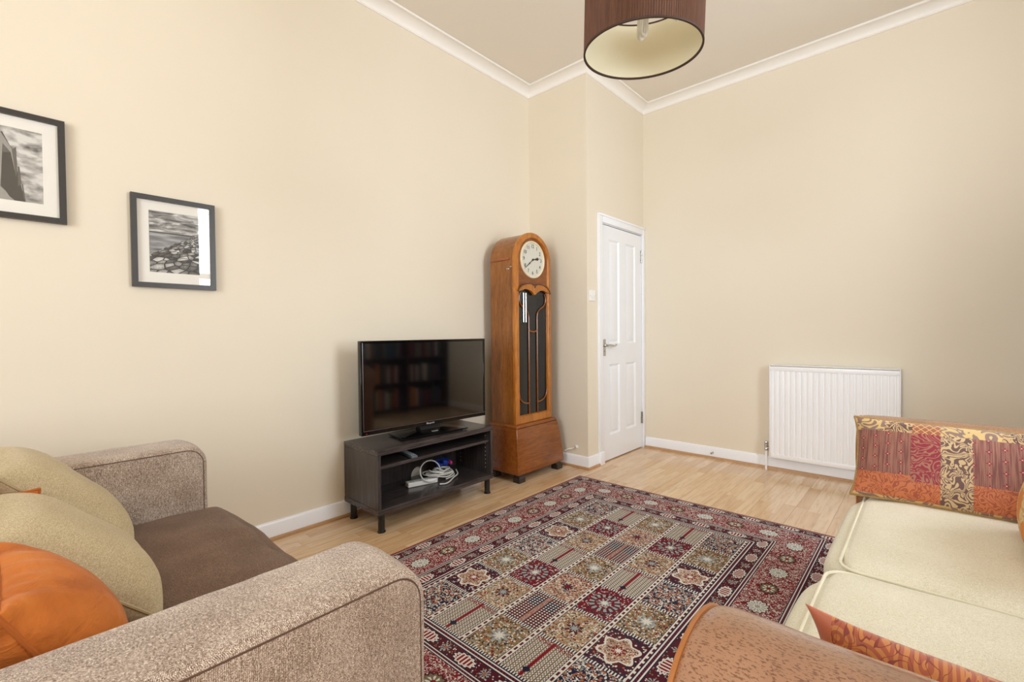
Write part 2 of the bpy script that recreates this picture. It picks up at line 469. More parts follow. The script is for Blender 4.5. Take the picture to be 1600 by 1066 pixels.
def wall_right():
    bm = BM(); x0, x1 = XR, XR+0.3; ys = [YR-T]
    for a, b in sorted(WIN): ys += [a, b]
    ys.append(YB+T)
    for i in range(0, len(ys), 2): add_box(bm, x0, x1, ys[i], ys[i+1], 0, ZC)
    for a, b in WIN: add_box(bm, x0, x1, a, b, 0, WZ0); add_box(bm, x0, x1, a, b, WZ1, ZC)
    return bm
wall('wall_right', wall_right())
def wall_rear():
    bm = BM(); y0, y1 = YR-0.3, YR; a, b = FILL_WIN
    add_box(bm, -T, a, y0, y1, 0, ZC); add_box(bm, b, XR+0.3, y0, y1, 0, ZC); add_box(bm, a, b, y0, y1, 0, WZ0); add_box(bm, a, b, y0, y1, WZ1, ZC)
    return bm
wall('wall_rear', wall_rear())
# sash windows (frame, meeting rail, glazing) built in the local Y-Z plane of each opening
def window(i, axis, a, b):
    mk = (lambda u0, u1, d0, d1, z0, z1, bm: add_box(bm, XR+d0, XR+d1, u0, u1, z0, z1)) if axis == 'x' else (lambda u0, u1, d0, d1, z0, z1, bm: add_box(bm, u0, u1, YR-d1, YR-d0, z0, z1))
    bm = BM(); d0, d1 = 0.16, 0.21; zm = (WZ0+WZ1)/2
    mk(a, a+0.06, d0, d1, WZ0, WZ1, bm); mk(b-0.06, b, d0, d1, WZ0, WZ1, bm)
    mk(a+0.06, b-0.06, d0, d1, WZ0, WZ0+0.09, bm); mk(a+0.06, b-0.06, d0, d1, WZ1-0.06, WZ1, bm); mk(a+0.06, b-0.06, d0, d1, zm-0.03, zm+0.03, bm)
    w = tag(obj('window_%d' % i, bm, M['gloss_white'], smooth=False), kind='structure')
    s = BM(); mk(a-0.04, b+0.04, -0.06, 0.159, WZ0-0.035, WZ0-0.0005, s)
    tag(obj('trim_%d' % (20+i), s, M['gloss_white'], smooth=False), kind='structure')
    p = BM(); mk(a+0.06, b-0.06, 0.18, 0.186, WZ0+0.09, zm-0.03, p); mk(a+0.06, b-0.06, 0.18, 0.186, zm+0.03, WZ1-0.06, p)
    o = obj('pane', p, M['glass'], smooth=False); o.parent = w
window(1, 'x', *WIN[0]); window(2, 'y', *FILL_WIN)  # the second is the added rear window that frames the fill light
# cornice, skirting and oak beading with mitred corners
def cornice_profile():
    p = [(0.0, 3.104), (0.008, 3.104), (0.008, 3.108)]
    for k in range(9):
        a = k/8*PI/2; p.append((0.012+0.076*(1-math.cos(a)), 3.110+0.042*math.sin(a)))
    for k in range(7):
        a = -PI/2+k/6*PI; p.append((0.096+0.006*math.cos(a)-0.0, 3.154+0.006*math.sin(a)))
    p += [(0.096, ZC), (0.0, ZC)]
    return p
loop = [(0, YR), (0, YJ), (XD, YJ), (XD, YB), (XR, YB), (XR, YR)]
segs = sweep(loop, cornice_profile(), side=1)
for i, bm in enumerate(segs): tag(obj('trim_%d' % (1+i), bm, M['cornice'], angle=30), kind='structure')
SK = [(0, 0.0), (0.015, 0.0), (0.015, 0.086), (0.011, 0.094), (0.004, 0.097), (0, 0.098)]
BD = [(0.015, 0.0)]+[(0.015+0.012*math.cos(k/5*PI/2), 0.018*math.sin(k/5*PI/2)) for k in range(6)]+[(0.015, 0.018)]
BD = [(0.0152, 0.0)]+[(0.0152+0.012*math.cos(k/5*PI/2), 0.0185*math.sin(k/5*PI/2)) for k in range(6)]
p1 = [(0, YR), (0, YJ), (XD, YJ), (XD, 3.2355)]; p2 = [(XD+0.021, YB), (XR, YB), (XR, YR)]
for nm, bm in zip(['baseboard_left', 'baseboard_recess', 'baseboard_door'], sweep(p1, SK)): tag(obj(nm, bm, M['gloss_white'], angle=30), kind='structure')
for nm, bm in zip(['baseboard_back', 'baseboard_right'], sweep(p2, SK)): tag(obj(nm, bm, M['gloss_white'], angle=30), kind='structure')
for i, bm in enumerate(sweep(p1, BD)+sweep(p2, BD)): tag(obj('trim_%d' % (10+i), bm, M['bead'], angle=50), kind='structure')

# ------------------------------------------------------------------ door
def build_door():
    bm = BM(); x = XD
    # architrave with a stepped moulding, plinth blocks
    for (d, w0, w1, zt) in ((0.016, 0.0, 0.062, 2.05), (0.022, 0.040, 0.062, 2.05)):
        if d == 0.016:
            add_box(bm, x, x+d, 3.238, 3.302, 0, 2.052, 0.003, 2); add_box(bm, x, x+d, 4.010, 4.0495, 0.0, 2.052, 0.003, 2); add_box(bm, x, x+d, 3.3025, 4.0095, 1.985, 2.052, 0.003, 2)
        else:
            add_box(bm, x+0.0161, x+d, 3.238, 3.256, 0.1, 2.052, 0.002, 2); add_box(bm, x+0.0161, x+d, 3.2565, 4.0495, 2.034, 2.052, 0.002, 2)
    add_box(bm, x, x+0.026, 3.236, 3.306, 0, 0.105, 0.003, 2)
    # jamb lining
    add_box(bm, x-0.115, x-0.0005, 3.3005, 3.308, 0, 1.984); add_box(bm, x-0.115, x-0.0005, 4.012, 4.0195, 0, 1.984); add_box(bm, x-0.115, x-0.0005, 3.308, 4.012, 1.979, 1.9845)
    d = tag(obj('door_1', bm, M['gloss_white'], angle=30), kind='structure')
    # leaf with four moulded panels
    x1 = XD-0.002; y0, y1, z0, z1 = 3.310, 4.010, 0.008, 1.972
    panels = [(3.425, 3.600, 0.985, 1.865), (3.712, 3.892, 0.985, 1.865), (3.425, 3.600, 0.215, 0.812), (3.712, 3.892, 0.215, 0.812)]
    L = BM(); ys = sorted({y0, y1}|{p[0] for p in panels}|{p[1] for p in panels}); zs = sorted({z0, z1}|{p[2] for p in panels}|{p[3] for p in panels})
    V = {}
    def vt(y, z, xx):
        k = (round(y, 4), round(z, 4), round(xx, 4))
        if k not in V: V[k] = L.verts.new((xx, y, z))
        return V[k]
    for a, b in zip(ys, ys[1:]):
        for c, e in zip(zs, zs[1:]):
            pan = any(abs(p[0]-a) < 1e-6 and abs(p[1]-b) < 1e-6 and p[2]-1e-6 <= c and e <= p[3]+1e-6 for p in panels)
            if not pan: L.faces.new((vt(a, c, x1), vt(b, c, x1), vt(b, e, x1), vt(a, e, x1)))
    for (a, b, c, e) in panels:
        rings = [(0.0, 0.0), (0.004, -0.003), (0.012, -0.011), (0.019, -0.013), (0.024, -0.011), (0.036, -0.004), (0.040, -0.003)]
        for (i0, d0), (i1, d1) in zip(rings, rings[1:]):
            q0 = [(a+i0, c+i0), (b-i0, c+i0), (b-i0, e-i0), (a+i0, e-i0)]; q1 = [(a+i1, c+i1), (b-i1, c+i1), (b-i1, e-i1), (a+i1, e-i1)]
            for k in range(4):
                m = (k+1) % 4
                L.faces.new((vt(*q0[k], x1+d0), vt(*q0[m], x1+d0), vt(*q1[m], x1+d1), vt(*q1[k], x1+d1)))
        i1, d1 = rings[-1]; L.faces.new((vt(a+i1, c+i1, x1+d1), vt(b-i1, c+i1, x1+d1), vt(b-i1, e-i1, x1+d1), vt(a+i1, e-i1, x1+d1)))
    add_box(L, x1-0.04, x1-0.015, y0, y1, z0, z1)
    for (a, b, c, e) in ((y0, y0+0.002, z0, z1), (y1-0.002, y1, z0, z1), (y0+0.002, y1-0.002, z0, z0+0.002), (y0+0.002, y1-0.002, z1-0.002, z1)): add_box(L, x1-0.015, x1-0.0002, a, b, c, e)
    leaf = obj('door_leaf', L, M['door_white'], d, angle=20)
    # lever handle on a backplate
    h = BM(); xh = x1
    add_box(h, xh, xh+0.007, 3.322, 3.360, 0.888, 1.026, 0.002, 2)
    add_lathe(h, [(0.014, 0), (0.014, 0.012), (0.009, 0.016), (0.009, 0.036)], (xh+0.006, 3.341, 0.975), 'x', 20)
    add_tube(h, catmull([(xh+0.043, 3.333, 0.975), (xh+0.045, 3.365, 0.977), (xh+0.044, 3.41, 0.972), (xh+0.042, 3.445, 0.970), (xh+0.038, 3.475, 0.976), (xh+0.030, 3.487, 0.980)], 6), 0.0085, 12)
    add_lathe(h, [(0.005, 0), (0.005, 0.003), (0, 0.003)], (xh+0.0068, 3.341, 0.925), 'x', 12)
    obj('door_handle', h, M['chrome'], leaf)
    for zc in (1.782, 0.282):
        hb = BM(); add_box(hb, xh+0.0002, xh+0.004, 3.990, 4.008, zc-0.055, zc+0.055, 0.001, 1)
        for k in range(5): add_lathe(hb, [(0, -0.011), (0.0055, -0.010), (0.0055, 0.009), (0, 0.010)], (xh+0.007, 4.0085, zc-0.044+0.022*k), 'z', 12)
        obj('hinge', hb, M['chrome'], leaf)
build_door()

# light switch
def build_switch():
    r = root('light_switch', (XD, 3.155, 1.378), 'white double light switch on the cream wall left of the white door', 'light switch')
    b = BM(); add_box(b, XD+0.0002, XD+0.009, 3.112, 3.198, 1.335, 1.421, 0.003, 2); obj('plate', b, M['plastic'], r)
    for yc in (3.140, 3.170):
        k = BM(); add_prism(k, [(XD+0.0092, 1.362), (XD+0.0095, 1.362), (XD+0.014, 1.366), (XD+0.0105, 1.392), (XD+0.0092, 1.394)], 'y', yc-0.008, yc+0.008, 0.0008, 1)
        obj('rocker', k, M['plastic'], r)
    s = BM()
    s.free()
    for yc in (3.122, 3.188): obj('screw', lathe([(0.003, 0), (0.003, 0.001), (0, 0.0012)], (XD+0.0092, yc, 1.378), 'x', 10), M['chrome'], r)
build_switch()

# ------------------------------------------------------------------ radiator
def build_radiator():
    x0, x1, z0, z1 = 1.672, 2.438, 0.103, 0.816; yf, yb = 3.968, 4.012
    r = root('radiator', ((x0+x1)/2, 4.03, 0.0), 'white ribbed panel radiator on the cream wall behind the leather sofa', 'radiator')
    # fluted front: profile in (x, y) extruded in z, between flat top and bottom bands
    n = 20; a0, a1 = x0+0.022, x1-0.022; p = (a1-a0)/n; prof = [(x0, yb), (x0, yf+0.004), (x0+0.004, yf), (a0-0.008, yf), (a0-0.003, yf+0.005)]
    for i in range(n):
        s = a0+i*p
        prof += [(s+0.003, yf+0.006), (s+0.0065, yf+0.001), (s+0.010, yf), (s+p-0.010, yf), (s+p-0.0065, yf+0.001), (s+p-0.003, yf+0.006)]
    prof += [(a1+0.003, yf+0.005), (a1+0.008, yf), (x1-0.004, yf), (x1, yf+0.004), (x1, yb)]
    b = BM(); add_prism(b, prof, 'z', z0+0.034, z1-0.040)
    add_box(b, x0, x1, yf, yb, z1-0.040, z1-0.004, 0.004, 2); add_box(b, x0, x1, yf, yb, z0, z0+0.034, 0.004, 2)
    obj('panel', b, M['radiator'], r, angle=30)
    for a, b_ in ((x0-0.006, x0-0.0005), (x1+0.0005, x1+0.006)): obj('side_panel', box(a, b_, yf-0.003, yb+0.02, z0+0.004, z1, 0.002, 2), M['radiator'], r)
    t = BM(); add_box(t, x0-0.006, x1+0.006, yf-0.003, yb+0.02, z1+0.0003, z1+0.005, 0.001, 1)
    obj('top_grille', t, M['radiator'], r)
    for xx in (x0+0.12, x1-0.12): obj('bracket', box(xx-0.015, xx+0.015, yb+0.0005, YB-0.0005, z0+0.1, z1-0.1), M['radiator'], r)
    v = BM(); vx, vy = 1.640, 3.985
    add_lathe(v, [(0, 0.150), (0.009, 0.150), (0.012, 0.155), (0.012, 0.165), (0.010, 0.168), (0.010, 0.176), (0.0135, 0.178), (0.0135, 0.186), (0.011, 0.189), (0.0125, 0.192), (0.013, 0.215), (0.010, 0.222), (0, 0.223)], (vx, vy, 0), 'z', 16)
    add_lathe(v, [(0, 0.0), (0.009, 0.0), (0.009, 0.012), (0.0115, 0.013), (0.0115, 0.022), (0.008, 0.023), (0.008, 0.030), (0, 0.030)], (vx, vy, 0.171), 'x', 14)
    obj('valve', v, M['chrome'], r)
    pp = BM(); add_lathe(pp, [(0, 0.0005), (0.0075, 0.0005), (0.0075, 0.150), (0, 0.150)], (vx, vy, 0), 'z', 14)
    obj('pipe', pp, M['gloss_white'], r)
build_radiator()

# small door stop on the back skirting and the white cable behind the clock
def small_bits():
    b = BM(); add_lathe(b, [(0, 0.0), (0.008, 0.0), (0.008, -0.004), (0.005, -0.006), (0.005, -0.028), (0.0085, -0.030), (0.0085, -0.038), (0, -0.038)], (1.22, YB-0.0152, 0.052), 'y', 16)
    tag(obj('door_stop', b, M['chrome'], origin=(1.22, YB-0.0152, 0.052)), 'small metal door stop on the back skirting board', 'door stop')
    b = BM(); add_tube(b, catmull([(0.470, YJ-0.02, 0.160), (0.452, YJ-0.03, 0.150), (0.434, YJ-0.045, 0.148), (0.40, YJ-0.06, 0.13)], 5), 0.004, 8)
    add_lathe(b, [(0, 0), (0.014, 0), (0.014, -0.010), (0.009, -0.018), (0.004, -0.020)], (0.478, YJ-0.0005, 0.163), 'y', 16)
    tag(obj('aerial_lead', b, M['cable_white'], origin=(0.47, YJ-0.001, 0.16)), 'short white lead plugged low into the wall behind the clock', 'cable')
small_bits()

# ------------------------------------------------------------------ framed photographs
def m_print_clouds():
    g = G('grey_cloud_print'); x, y, z = g.xyz()
    n = g.noise(g.vec(x, y*1.0, z*2.0), 15.0, 3.0, 0.5, 0.2); n2 = g.noise(g.vec(x, y, z*1.4), 42.0, 2.0)
    return g.set(g.ramp(n*0.85+n2*0.2, [(0.36, lin((96, 92, 90))), (0.5, lin((178, 174, 170))), (0.62, lin((226, 224, 220)))]), 0.5)
def m_print_shore():
    # local frame: y 0..0.187 (left to right), z 0..0.277 (bottom to top)
    g = G('rocky_shore_print'); x, y, z = g.xyz()
    sky = g.noise(g.vec(0.0, y*1.0, z*4.5), 13.0, 5.0, 0.6, 0.9)
    skc = g.ramp(sky, [(0.33, lin((60, 58, 58))), (0.5, lin((150, 148, 146))), (0.66, lin((225, 224, 222)))])
    sea = g.noise(g.vec(0.0, y*0.8, z*5.0), 10.0, 3.0, 0.5, 0.3)
    sec = g.ramp(sea, [(0.3, lin((78, 78, 80))), (0.7, lin((186, 186, 188)))])
    hz = 0.181
    c = g.mix(z > hz, sec, skc)
    c = g.mix((z-hz).abs() < (0.0022+y*0.006), c, lin((66, 64, 64)))
    # rocks get smaller with distance
    k = 1.0/((hz+0.012)-z).max(0.012)
    edge = 0.075+y*0.60+g.noise(g.vec(0, y, z), 60.0, 2.0)*0.022-0.008
    rocks = (z < edge)*(z < hz+0.004)
    vv = g.vec((y-0.187)*k*0.9, g.math('LOGARITHM', k, 2.718)*1.6, 0.0)
    d, h, h2 = g.voro(vv, 5.0, 'F1', '2D'); de = g.voro(vv, 5.0, 'DISTANCE_TO_EDGE', '2D')
    tex = g.noise(g.vec(0, y, z), 160.0, 3.0)
    rc = g.ramp(h*0.75+tex*0.4-d*0.35, [(0.12, lin((40, 38, 38))), (0.45, lin((112, 110, 108))), (0.85, lin((216, 214, 210)))])
    rc = g.mix(de < 0.07, rc, lin((26, 25, 26)))
    c = g.mix(rocks, c, rc)
    return g.set(c, 0.5)
M['p_cloud'] = m_print_clouds(); M['p_shore'] = m_print_shore()
M['p_dark'] = plain('print_dark_grey', (74, 70, 64), 0.5, var=0.1); M['p_mid'] = plain('print_mid_grey', (112, 108, 102), 0.5, var=0.15, scale=150)
M['p_light'] = plain('print_light_grey', (168, 164, 158), 0.5, var=0.1, scale=150)
def picture(y0, y1, z0, z1, label, kind):
    r = root('framed_photograph', (0.0, (y0+y1)/2, z0), label, 'picture', 'framed photographs')
    fw, fx = 0.021, 0.022
    b = BM()
    def bar(p): 
        vs_ = [[b.verts.new((xx, q[0], q[1])) for q in p] for xx in (0.0008, fx)]
        b.faces.new(vs_[1]); b.faces.new(vs_[0][::-1])
        for i in range(4): b.faces.new((vs_[0][i], vs_[0][(i+1) % 4], vs_[1][(i+1) % 4], vs_[1][i]))
    O = [(y0, z0), (y1, z0), (y1, z1), (y0, z1)]; I = [(y0+fw, z0+fw), (y1-fw, z0+fw), (y1-fw, z1-fw), (y0+fw, z1-fw)]
    for i in range(4): j = (i+1) % 4; bar([O[i], O[j], I[j], I[i]])
    bmesh.ops.recalc_face_normals(b, faces=b.faces)
    obj('frame', b, M['frame_black'], r, smooth=False)
    pw0, pw1, pz0, pz1 = y0+0.063, y1-0.063, z0+0.068, z1-0.064
    m = BM(); x_ = 0.010; A = [(y0+fw, z0+fw), (y1-fw, z0+fw), (y1-fw, z1-fw), (y0+fw, z1-fw)]; Bq = [(pw0, pz0), (pw1, pz0), (pw1, pz1), (pw0, pz1)]; C = [(pw0+0.0015, pz0+0.0015), (pw1-0.0015, pz0+0.0015), (pw1-0.0015, pz1-0.0015), (pw0+0.0015, pz1-0.0015)]
    va = [m.verts.new((x_, *q)) for q in A]; vb = [m.verts.new((x_, *q)) for q in Bq]; vc = [m.verts.new((x_-0.002, *q)) for q in C]
    for i in range(4):
        j = (i+1) % 4; m.faces.new((va[i], va[j], vb[j], vb[i])); m.faces.new((vb[i], vb[j], vc[j], vc[i]))
    obj('mount', m, M['mat'], r, smooth=False)
    p = BM()
    def poly(pts, xx, mi=0):
        f = p.faces.new([p.verts.new((xx, a, c)) for a, c in pts]); f.material_index = mi
        if f.normal.x < 0 or True:
            f.normal_update()
            if f.normal.x < 0: f.normal_flip()
    poly([(pw0-0.002, pz0-0.002), (pw1+0.002, pz0-0.002), (pw1+0.002, pz1+0.002), (pw0-0.002, pz1+0.002)], 0.0070)
    if kind == 'shore':
        o = obj('print', p, M['p_shore'], None, smooth=False, origin=(0.0, pw0, pz0)); o.parent = r; o.location = Vector((0, pw0, pz0))-r.location
    else:
        e = 0.0073
        yl = pw0+0.0
        poly([(yl, 1.600), (yl, 1.845), (0.010, 1.862), (0.034, 1.802), (0.046, 1.72), (0.067, 1.602)], e, 1)        # dark mass
        poly([(yl, 1.83), (yl, 1.878), (0.000, 1.872), (0.034, 1.802), (0.043, 1.698), (0.030, 1.790), (0.010, 1.819)], e+0.0002, 3)
        poly([(yl+0.03, 1.60), (-0.010, 1.60), (0.002, 1.66), (0.010, 1.819), (-0.012, 1.83)], e+0.0003, 3)
        poly([(0.010, 1.819), (0.030, 1.790), (0.010, 1.785)], e+0.0003, 2)
        poly([(0.033, 1.802), (0.044, 1.814), (0.046, 1.723), (0.042, 1.698)], e+0.0004, 2)
        poly([(0.047, 1.742), (0.052, 1.741), (0.056, 1.677), (0.047, 1.665)], e+0.0004, 2)
        poly([(0.056, 1.677), (0.060, 1.676), (0.067, 1.603), (0.061, 1.626)], e+0.0004, 2)
        poly([(-0.02, 1.680), (0.001, 1.658), (0.014, 1.642), (0.024, 1.623), (0.040, 1.607), (0.039, 1.600), (-0.02, 1.600)], e+0.0005, 3)
        obj('print', p, [M['p_cloud'], M['p_dark'], M['p_mid'], M['p_light']], r, smooth=False)
    gl = BM(); add_box(gl, 0.0135, 0.0155, y0+fw+0.0002, y1-fw-0.0002, z0+fw+0.0002, z1-fw-0.0002); obj('glazing', gl, M['glass'], r, smooth=False)
picture(-0.136, 0.179, 1.540, 1.949, 'charcoal framed black and white photo of spiky building against clouds', 'tower')
picture(0.379, 0.697, 1.307, 1.716, 'charcoal framed black and white photo of a rocky shoreline with sea', 'shore')

# ------------------------------------------------------------------ TV bench
BX0, BX1, BY0, BY1, BZ0, BZ1 = 0.022, 0.388, 1.338, 2.221, 0.100, 0.456
def build_bench():
    r = root('tv_bench', (0.2, 1.78, 0), 'low black-brown open television bench with one shelf and round legs', 'tv bench')
    obj('top', box(BX0, BX1, BY0, BY1, BZ1-0.030, BZ1, 0.0015, 1), M['bench_h'], r)
    obj('bottom', box(BX0, BX1+0.001, BY0-0.0015, BY1+0.0015, BZ0, BZ0+0.030, 0.0015, 1), M['bench_h'], r)
    for a, b, yy, s in ((BY0+0.001, BY0+0.021, BY0+0.0212, 1), (BY1-0.021, BY1-0.001, BY1-0.0212, -1)):
        sp = box(BX0, BX1-0.001, a, b, BZ0+0.0305, BZ1-0.0305, 0.001, 1)
        old = set(sp.faces)
        for xx in (0.08, 0.335):
            for k in range(9): add_lathe(sp, [(0.0, 0), (0.0028, 0), (0.0028, 0.0006*s), (0.0, 0.0006*s)], (xx, yy, 0.17+0.027*k), 'y', 8)
        for f in sp.faces:
            if f not in old: f.material_index = 1
        obj('side_panel', sp, [M['bench_v'], M['plastic']], r)
    obj('shelf', box(BX0+0.006, BX1-0.018, BY0+0.0215, BY1-0.0215, 0.346, 0.364, 0.001, 1), M['bench_h'], r)
    # back panel with the cable hole
    bk = BM(); hy, hr = 1.862, 0.056; zb = BZ0+0.031
    pts = [(BY0+0.022, zb)]+[(hy-hr*math.cos(k/12*PI), zb+hr*1.05*math.sin(k/12*PI)) for k in range(13)]+[(BY1-0.022, zb), (BY1-0.022, BZ1-0.031), (BY0+0.022, BZ1-0.031)]
    add_prism(bk, pts, 'x', BX0, BX0+0.005)
    obj('back_panel', bk, M['bench_v'], r, smooth=False)
    for xx in (0.064, 0.362):
        for yy in (1.372, 2.187):
            l = lathe([(0, 0), (0.0225, 0), (0.0225, 0.006), (0.0185, 0.009), (0.0185, 0.0995), (0, 0.0995)], (xx, yy, 0), 'z', 20)
            obj('leg', l, M['black_plastic'], r)
build_bench()

# ------------------------------------------------------------------ television (turned slightly to the room)
def build_tv():
    r = root('television', (0.222, 1.810, BZ1+0.0005), 'black flat screen television standing on the dark bench', 'television', rotz=-math.radians(3.3), local=True)
    hw = 0.464; zb, zt = 0.052, 0.592
    b = BM(); x0, x1 = -0.018, 0.012
    add_prism(b, [(-0.050, 0.12), (-0.050, 0.42), (x0, zt-0.05), (x0, zb+0.02)], 'y', -0.3, 0.3, 0.01, 2)
    add_box(b, x0, x1, -hw, hw, zb, zt, 0.003, 2)
    cab = obj('cabinet', b, M['black_plastic'], r)
    bz = BM(); w = 0.016
    for (a, c, d, e) in ((-hw, hw, zt-w, zt), (-hw, hw, zb, zb+0.026), (-hw, -hw+w, zb+0.026, zt-w), (hw-w, hw, zb+0.026, zt-w)): add_box(bz, x1+0.0002, x1+0.006, a, c, d, e, 0.0015, 1)
    obj('bezel', bz, M['black_gloss'], r)
    sc = BM(); add_box(sc, x1+0.0002, x1+0.003, -hw+w, hw-w, zb+0.026, zt-w); obj('screen', sc, M['screen'], r, smooth=False)
    tr = BM(); add_box(tr, x1+0.0061, x1+0.0068, -hw+0.012, hw-0.002, zb+0.0235, zb+0.0255); add_box(tr, x1+0.0061, x1+0.0066, -hw+0.0115, -hw+0.0135, zb+0.0256, zt-0.012)
    obj('trim_line', tr, M['silver'], r, smooth=False)
    # maker's lettering under the screen
    def letters(s, size, yc, zc, xx, nm, mat):
        t = text_bm(s, size, 0.0002)
        for v in t.verts: v.co = Vector((xx+v.co.z, yc+v.co.x, zc+v.co.y))
        return obj(nm, t, mat, r, smooth=False)
    letters('Blaupunkt', 0.015, 0.0, zb+0.012, x1+0.0066, 'maker_name', M['letter'])
    led = BM(); add_box(led, x1+0.0061, x1+0.0068, -hw+0.026, -hw+0.034, zb+0.007, zb+0.012); obj('standby_light', led, M['led'], r, smooth=False)
    # stand: neck and trapezoid base
    n = BM(); add_prism(n, [(-0.045, 0.012), (0.030, 0.012), (0.016, 0.040), (0.011, 0.075), (-0.02, 0.075), (-0.03, 0.040)], 'y', -0.075, 0.075, 0.003, 2)
    obj('neck', n, M['black_plastic'], r)
    ba = BM(); pts = [(-0.110, -0.225), (0.098, -0.245), (0.102, 0.235), (-0.105, 0.215)]
    add_prism(ba, pts, 'z', 0.004, 0.012, 0.002, 2)
    # raised wedge on the base
    lo = [(0.0, -0.205), (0.096, -0.225), (0.098, 0.215), (0.0, 0.20)]; hi = [(-0.01, -0.085), (0.038, -0.085), (0.038, 0.085), (-0.01, 0.085)]
    A = [ba.verts.new((x, y, 0.0121)) for x, y in lo]; B = [ba.verts.new((x, y, 0.030)) for x, y in hi]
    ba.faces.new(B); ba.faces.new(A[::-1])
    for i in range(4): ba.faces.new((A[i], A[(i+1) % 4], B[(i+1) % 4], B[i]))
    for x, y in ((-0.09, -0.2), (0.085, -0.22), (0.088, 0.21), (-0.09, 0.19)): add_lathe(ba, [(0, 0), (0.008, 0), (0.008, 0.0045), (0, 0.0045)], (x, y, 0), 'z', 10)
    base = obj('stand_base', ba, M['black_gloss'], r, angle=30)
    t = text_bm('Blaupunkt', 0.011, 0.0002)
    sl = (0.030-0.0121)/(0.038-0.097)
    for v in t.verts:
        xx = 0.066-v.co.y*1.0; v.co = Vector((xx, v.co.x, 0.0121+(xx-0.097)*sl+0.0006+v.co.z))
    o = obj('lettering', t, M['letter'], r, smooth=False)
    o.parent = base
M['screen'] = plain('dark_glossy_screen', (8, 7, 9), 0.07, var=0.02, IOR=1.9, Coat_Weight=1.0, Coat_Roughness=0.05)
M['silver'] = plain('silver_trim', (170, 165, 165), 0.3, metal=1.0)
M['letter'] = plain('pale_lettering', (205, 205, 205), 0.4)
M['led'] = plain('red_standby_sticker', (190, 30, 40), 0.4)
build_tv()

# ------------------------------------------------------------------ things on the bench shelves
def build_remote():
    r = root('remote_control', (0.292, 1.600, 0.3645), 'slim grey remote control lying on the bench upper shelf', 'remote control', rotz=math.radians(-9), local=True)
    obj('body', rbox(-0.088, 0.088, -0.021, 0.021, 0, 0.016, 0.006, 0.02), M['remote'], r)
    for i in range(7):
        for j in range(3): obj('button', lathe([(0, 0), (0.0042, 0), (0.0038, 0.0022), (0, 0.0026)], (0.07-0.02*i, -0.012+0.012*j, 0.0158), 'z', 10), M['remote_key'], r)
M['remote'] = plain('grey_remote_case', (88, 96, 104), 0.3); M['remote_key'] = plain('pale_remote_keys', (176, 186, 192), 0.4)
build_remote()
zb = BZ0+0.0305
def build_strip():
    r = root('power_strip', (0.20, 1.765, zb), 'white mains extension block lying under the coiled white cable', 'power strip', rotz=math.radians(-14), local=True)
    obj('body', rbox(-0.026, 0.026, -0.10, 0.10, 0, 0.030, 0.006, 0.03), M['plastic'], r)
    for yy in (-0.065, 0.0, 0.065):
        s = BM(); add_box(s, -0.003, 0.003, yy-0.014, yy-0.006, 0.0302, 0.0306)
        for sx in (-1, 1): add_box(s, sx*0.011-0.003, sx*0.011+0.003, yy+0.005, yy+0.009, 0.0302, 0.0306)
        obj('socket', s, M['black_plastic'], r, smooth=False)
build_strip()
